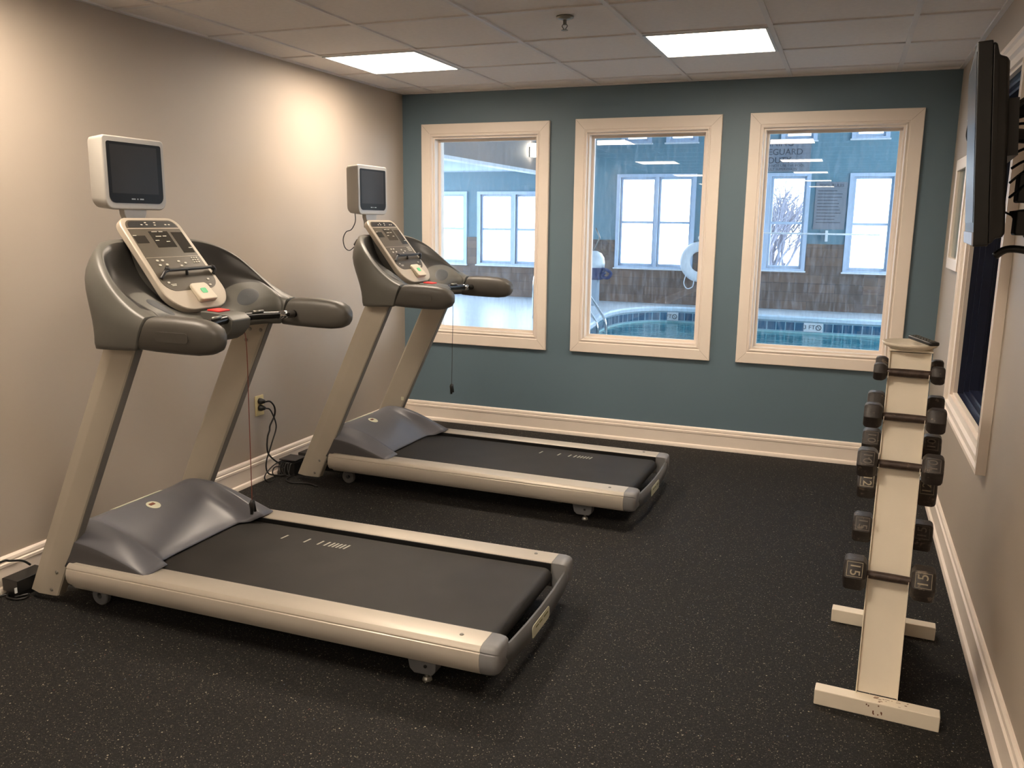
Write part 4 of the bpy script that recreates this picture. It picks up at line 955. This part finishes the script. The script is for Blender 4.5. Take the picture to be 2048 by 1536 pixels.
# life ring
LR = empty('life_ring', (.60, PY1-.11, .82)); tag(LR, 'white life ring hanging on the stone pool wall right of the bright double window', 'life ring')
s = MB(); rg = []
for q in range(33):
    a = 2*PI*q/32; rg.append([((.285+.095*math.cos(b))*math.cos(a), .055*math.sin(b), (.285+.095*math.cos(b))*math.sin(a)) for b in [2*PI*w_/12 for w_ in range(12)]])
s.loft(rg, True, False); s.build('ring', M_WHITE, LR, smooth=True)
s = MB(); s.tube(spline([(-.25, -.03, -.25), (-.28, -.04, -.40), (-.22, -.04, -.50), (-.12, -.03, -.47), (-.10, -.03, -.36)], 5), .009, 6); s.tube(spline([(0, -.03, .36), (-.05, -.02, .45), (.02, -.02, .5)], 5), .012, 6); s.build('rope', M_WHITE, LR, smooth=True)

# rescue pole
RP = empty('rescue_pole', (2.1, PY1-.16, 1.37)); tag(RP, 'long white rescue pole held level across the pool windows', 'pole')
s = MB(); s.tube([(-.45, 0, .0), (1.55, 0, 0)], .016, 10); s.build('pole', M_WHITE, RP, smooth=True)
s = MB(); s.tube([(-1.1, 0, 0), (-.45, 0, 0)], .018, 10); s.build('grip', mat('blue_grip', (40, 70, 140), .5), RP, smooth=True)
s = MB(); s.box(.66, .70, -.02, .158, -.13, .06); s.build('bracket', M_WHITE, RP)

# signs
SG = empty('warning_sign', (1.75, PY1-.001, 2.72)); tag(SG, 'grey sign above the pool window reading warning no lifeguard on duty', 'sign')
s = MB(); s.box(-.66, .66, -.02, 0, -.27, .30); b_ = s.build('board', M_SIGN, SG)
s = MB(); ft = lambda x, y, z: (x, -.021-z, y)
text_mesh(s, 'WARNING', .150, .001, lambda x, y, z: ft(x, y+.22, z)); text_mesh(s, 'NO LIFEGUARD', .150, .001, lambda x, y, z: ft(x, y+.07, z)); text_mesh(s, 'ON DUTY', .150, .001, lambda x, y, z: ft(x, y-.075, z))
text_mesh(s, 'CHILDREN SHOULD NOT USE THE POOL', .062, .001, lambda x, y, z: ft(x, y-.165, z)); text_mesh(s, 'WITHOUT ADULT SUPERVISION', .062, .001, lambda x, y, z: ft(x, y-.225, z))
s.build('lettering', M_SIGNT, SG)
SG = empty('rules_sign', (2.80, PY1-.001, 1.86)); tag(SG, 'tall grey pool rules sign between the two rightmost pool windows', 'sign')
s = MB(); s.box(-.26, .26, -.02, 0, -.41, .41); s.build('board', M_SIGN, SG)
s = MB(); text_mesh(s, 'POOL RULES', .072, .001, lambda x, y, z: ft(x, y+.35, z))
rnd = random.Random(1)
for i in range(11):
    zz = .26-.055*i; s.box(-.22, -.22+rnd.uniform(.30, .43), -.0212, -.02, zz-.005, zz+.005)
s.build('lettering', M_SIGNT, SG)

# outside: snowy ground and a bare tree
struct(MB().box(-30, 30, PY1+.2, 45, -.5, -.3).build('ground', M_SNOW))
TRE = empty('bare_tree', (1.45, 14.2, -.3)); tag(TRE, 'bare pale-branched tree outside the pool window', 'tree')
s = MB(); rnd = random.Random(12)
def branch(p, d, L, rad, dep):
    q = p + d*L; s.tube([tuple(p), tuple((p+q)/2+Vector((rnd.uniform(-.03, .03), rnd.uniform(-.03, .03), 0))), tuple(q)], [rad, rad*.85, rad*.65], 5)
    if dep == 0: return
    for _ in range(3 if dep > 1 else 2):
        nd = (d + Vector((rnd.uniform(-.55, .55), rnd.uniform(-.4, .4), rnd.uniform(-.15, .35)))).normalized(); branch(p + d*L*rnd.uniform(.5, 1), nd, L*rnd.uniform(.62, .85), rad*.62, dep-1)
for k_ in range(7):
    branch(Vector((rnd.uniform(-.35, .35), rnd.uniform(-.2, .2), 0)), Vector((rnd.uniform(-.2, .35), rnd.uniform(-.2, .2), 1)).normalized(), 1.0, .05, 5)
s.build('branches', M_BARK, TRE)
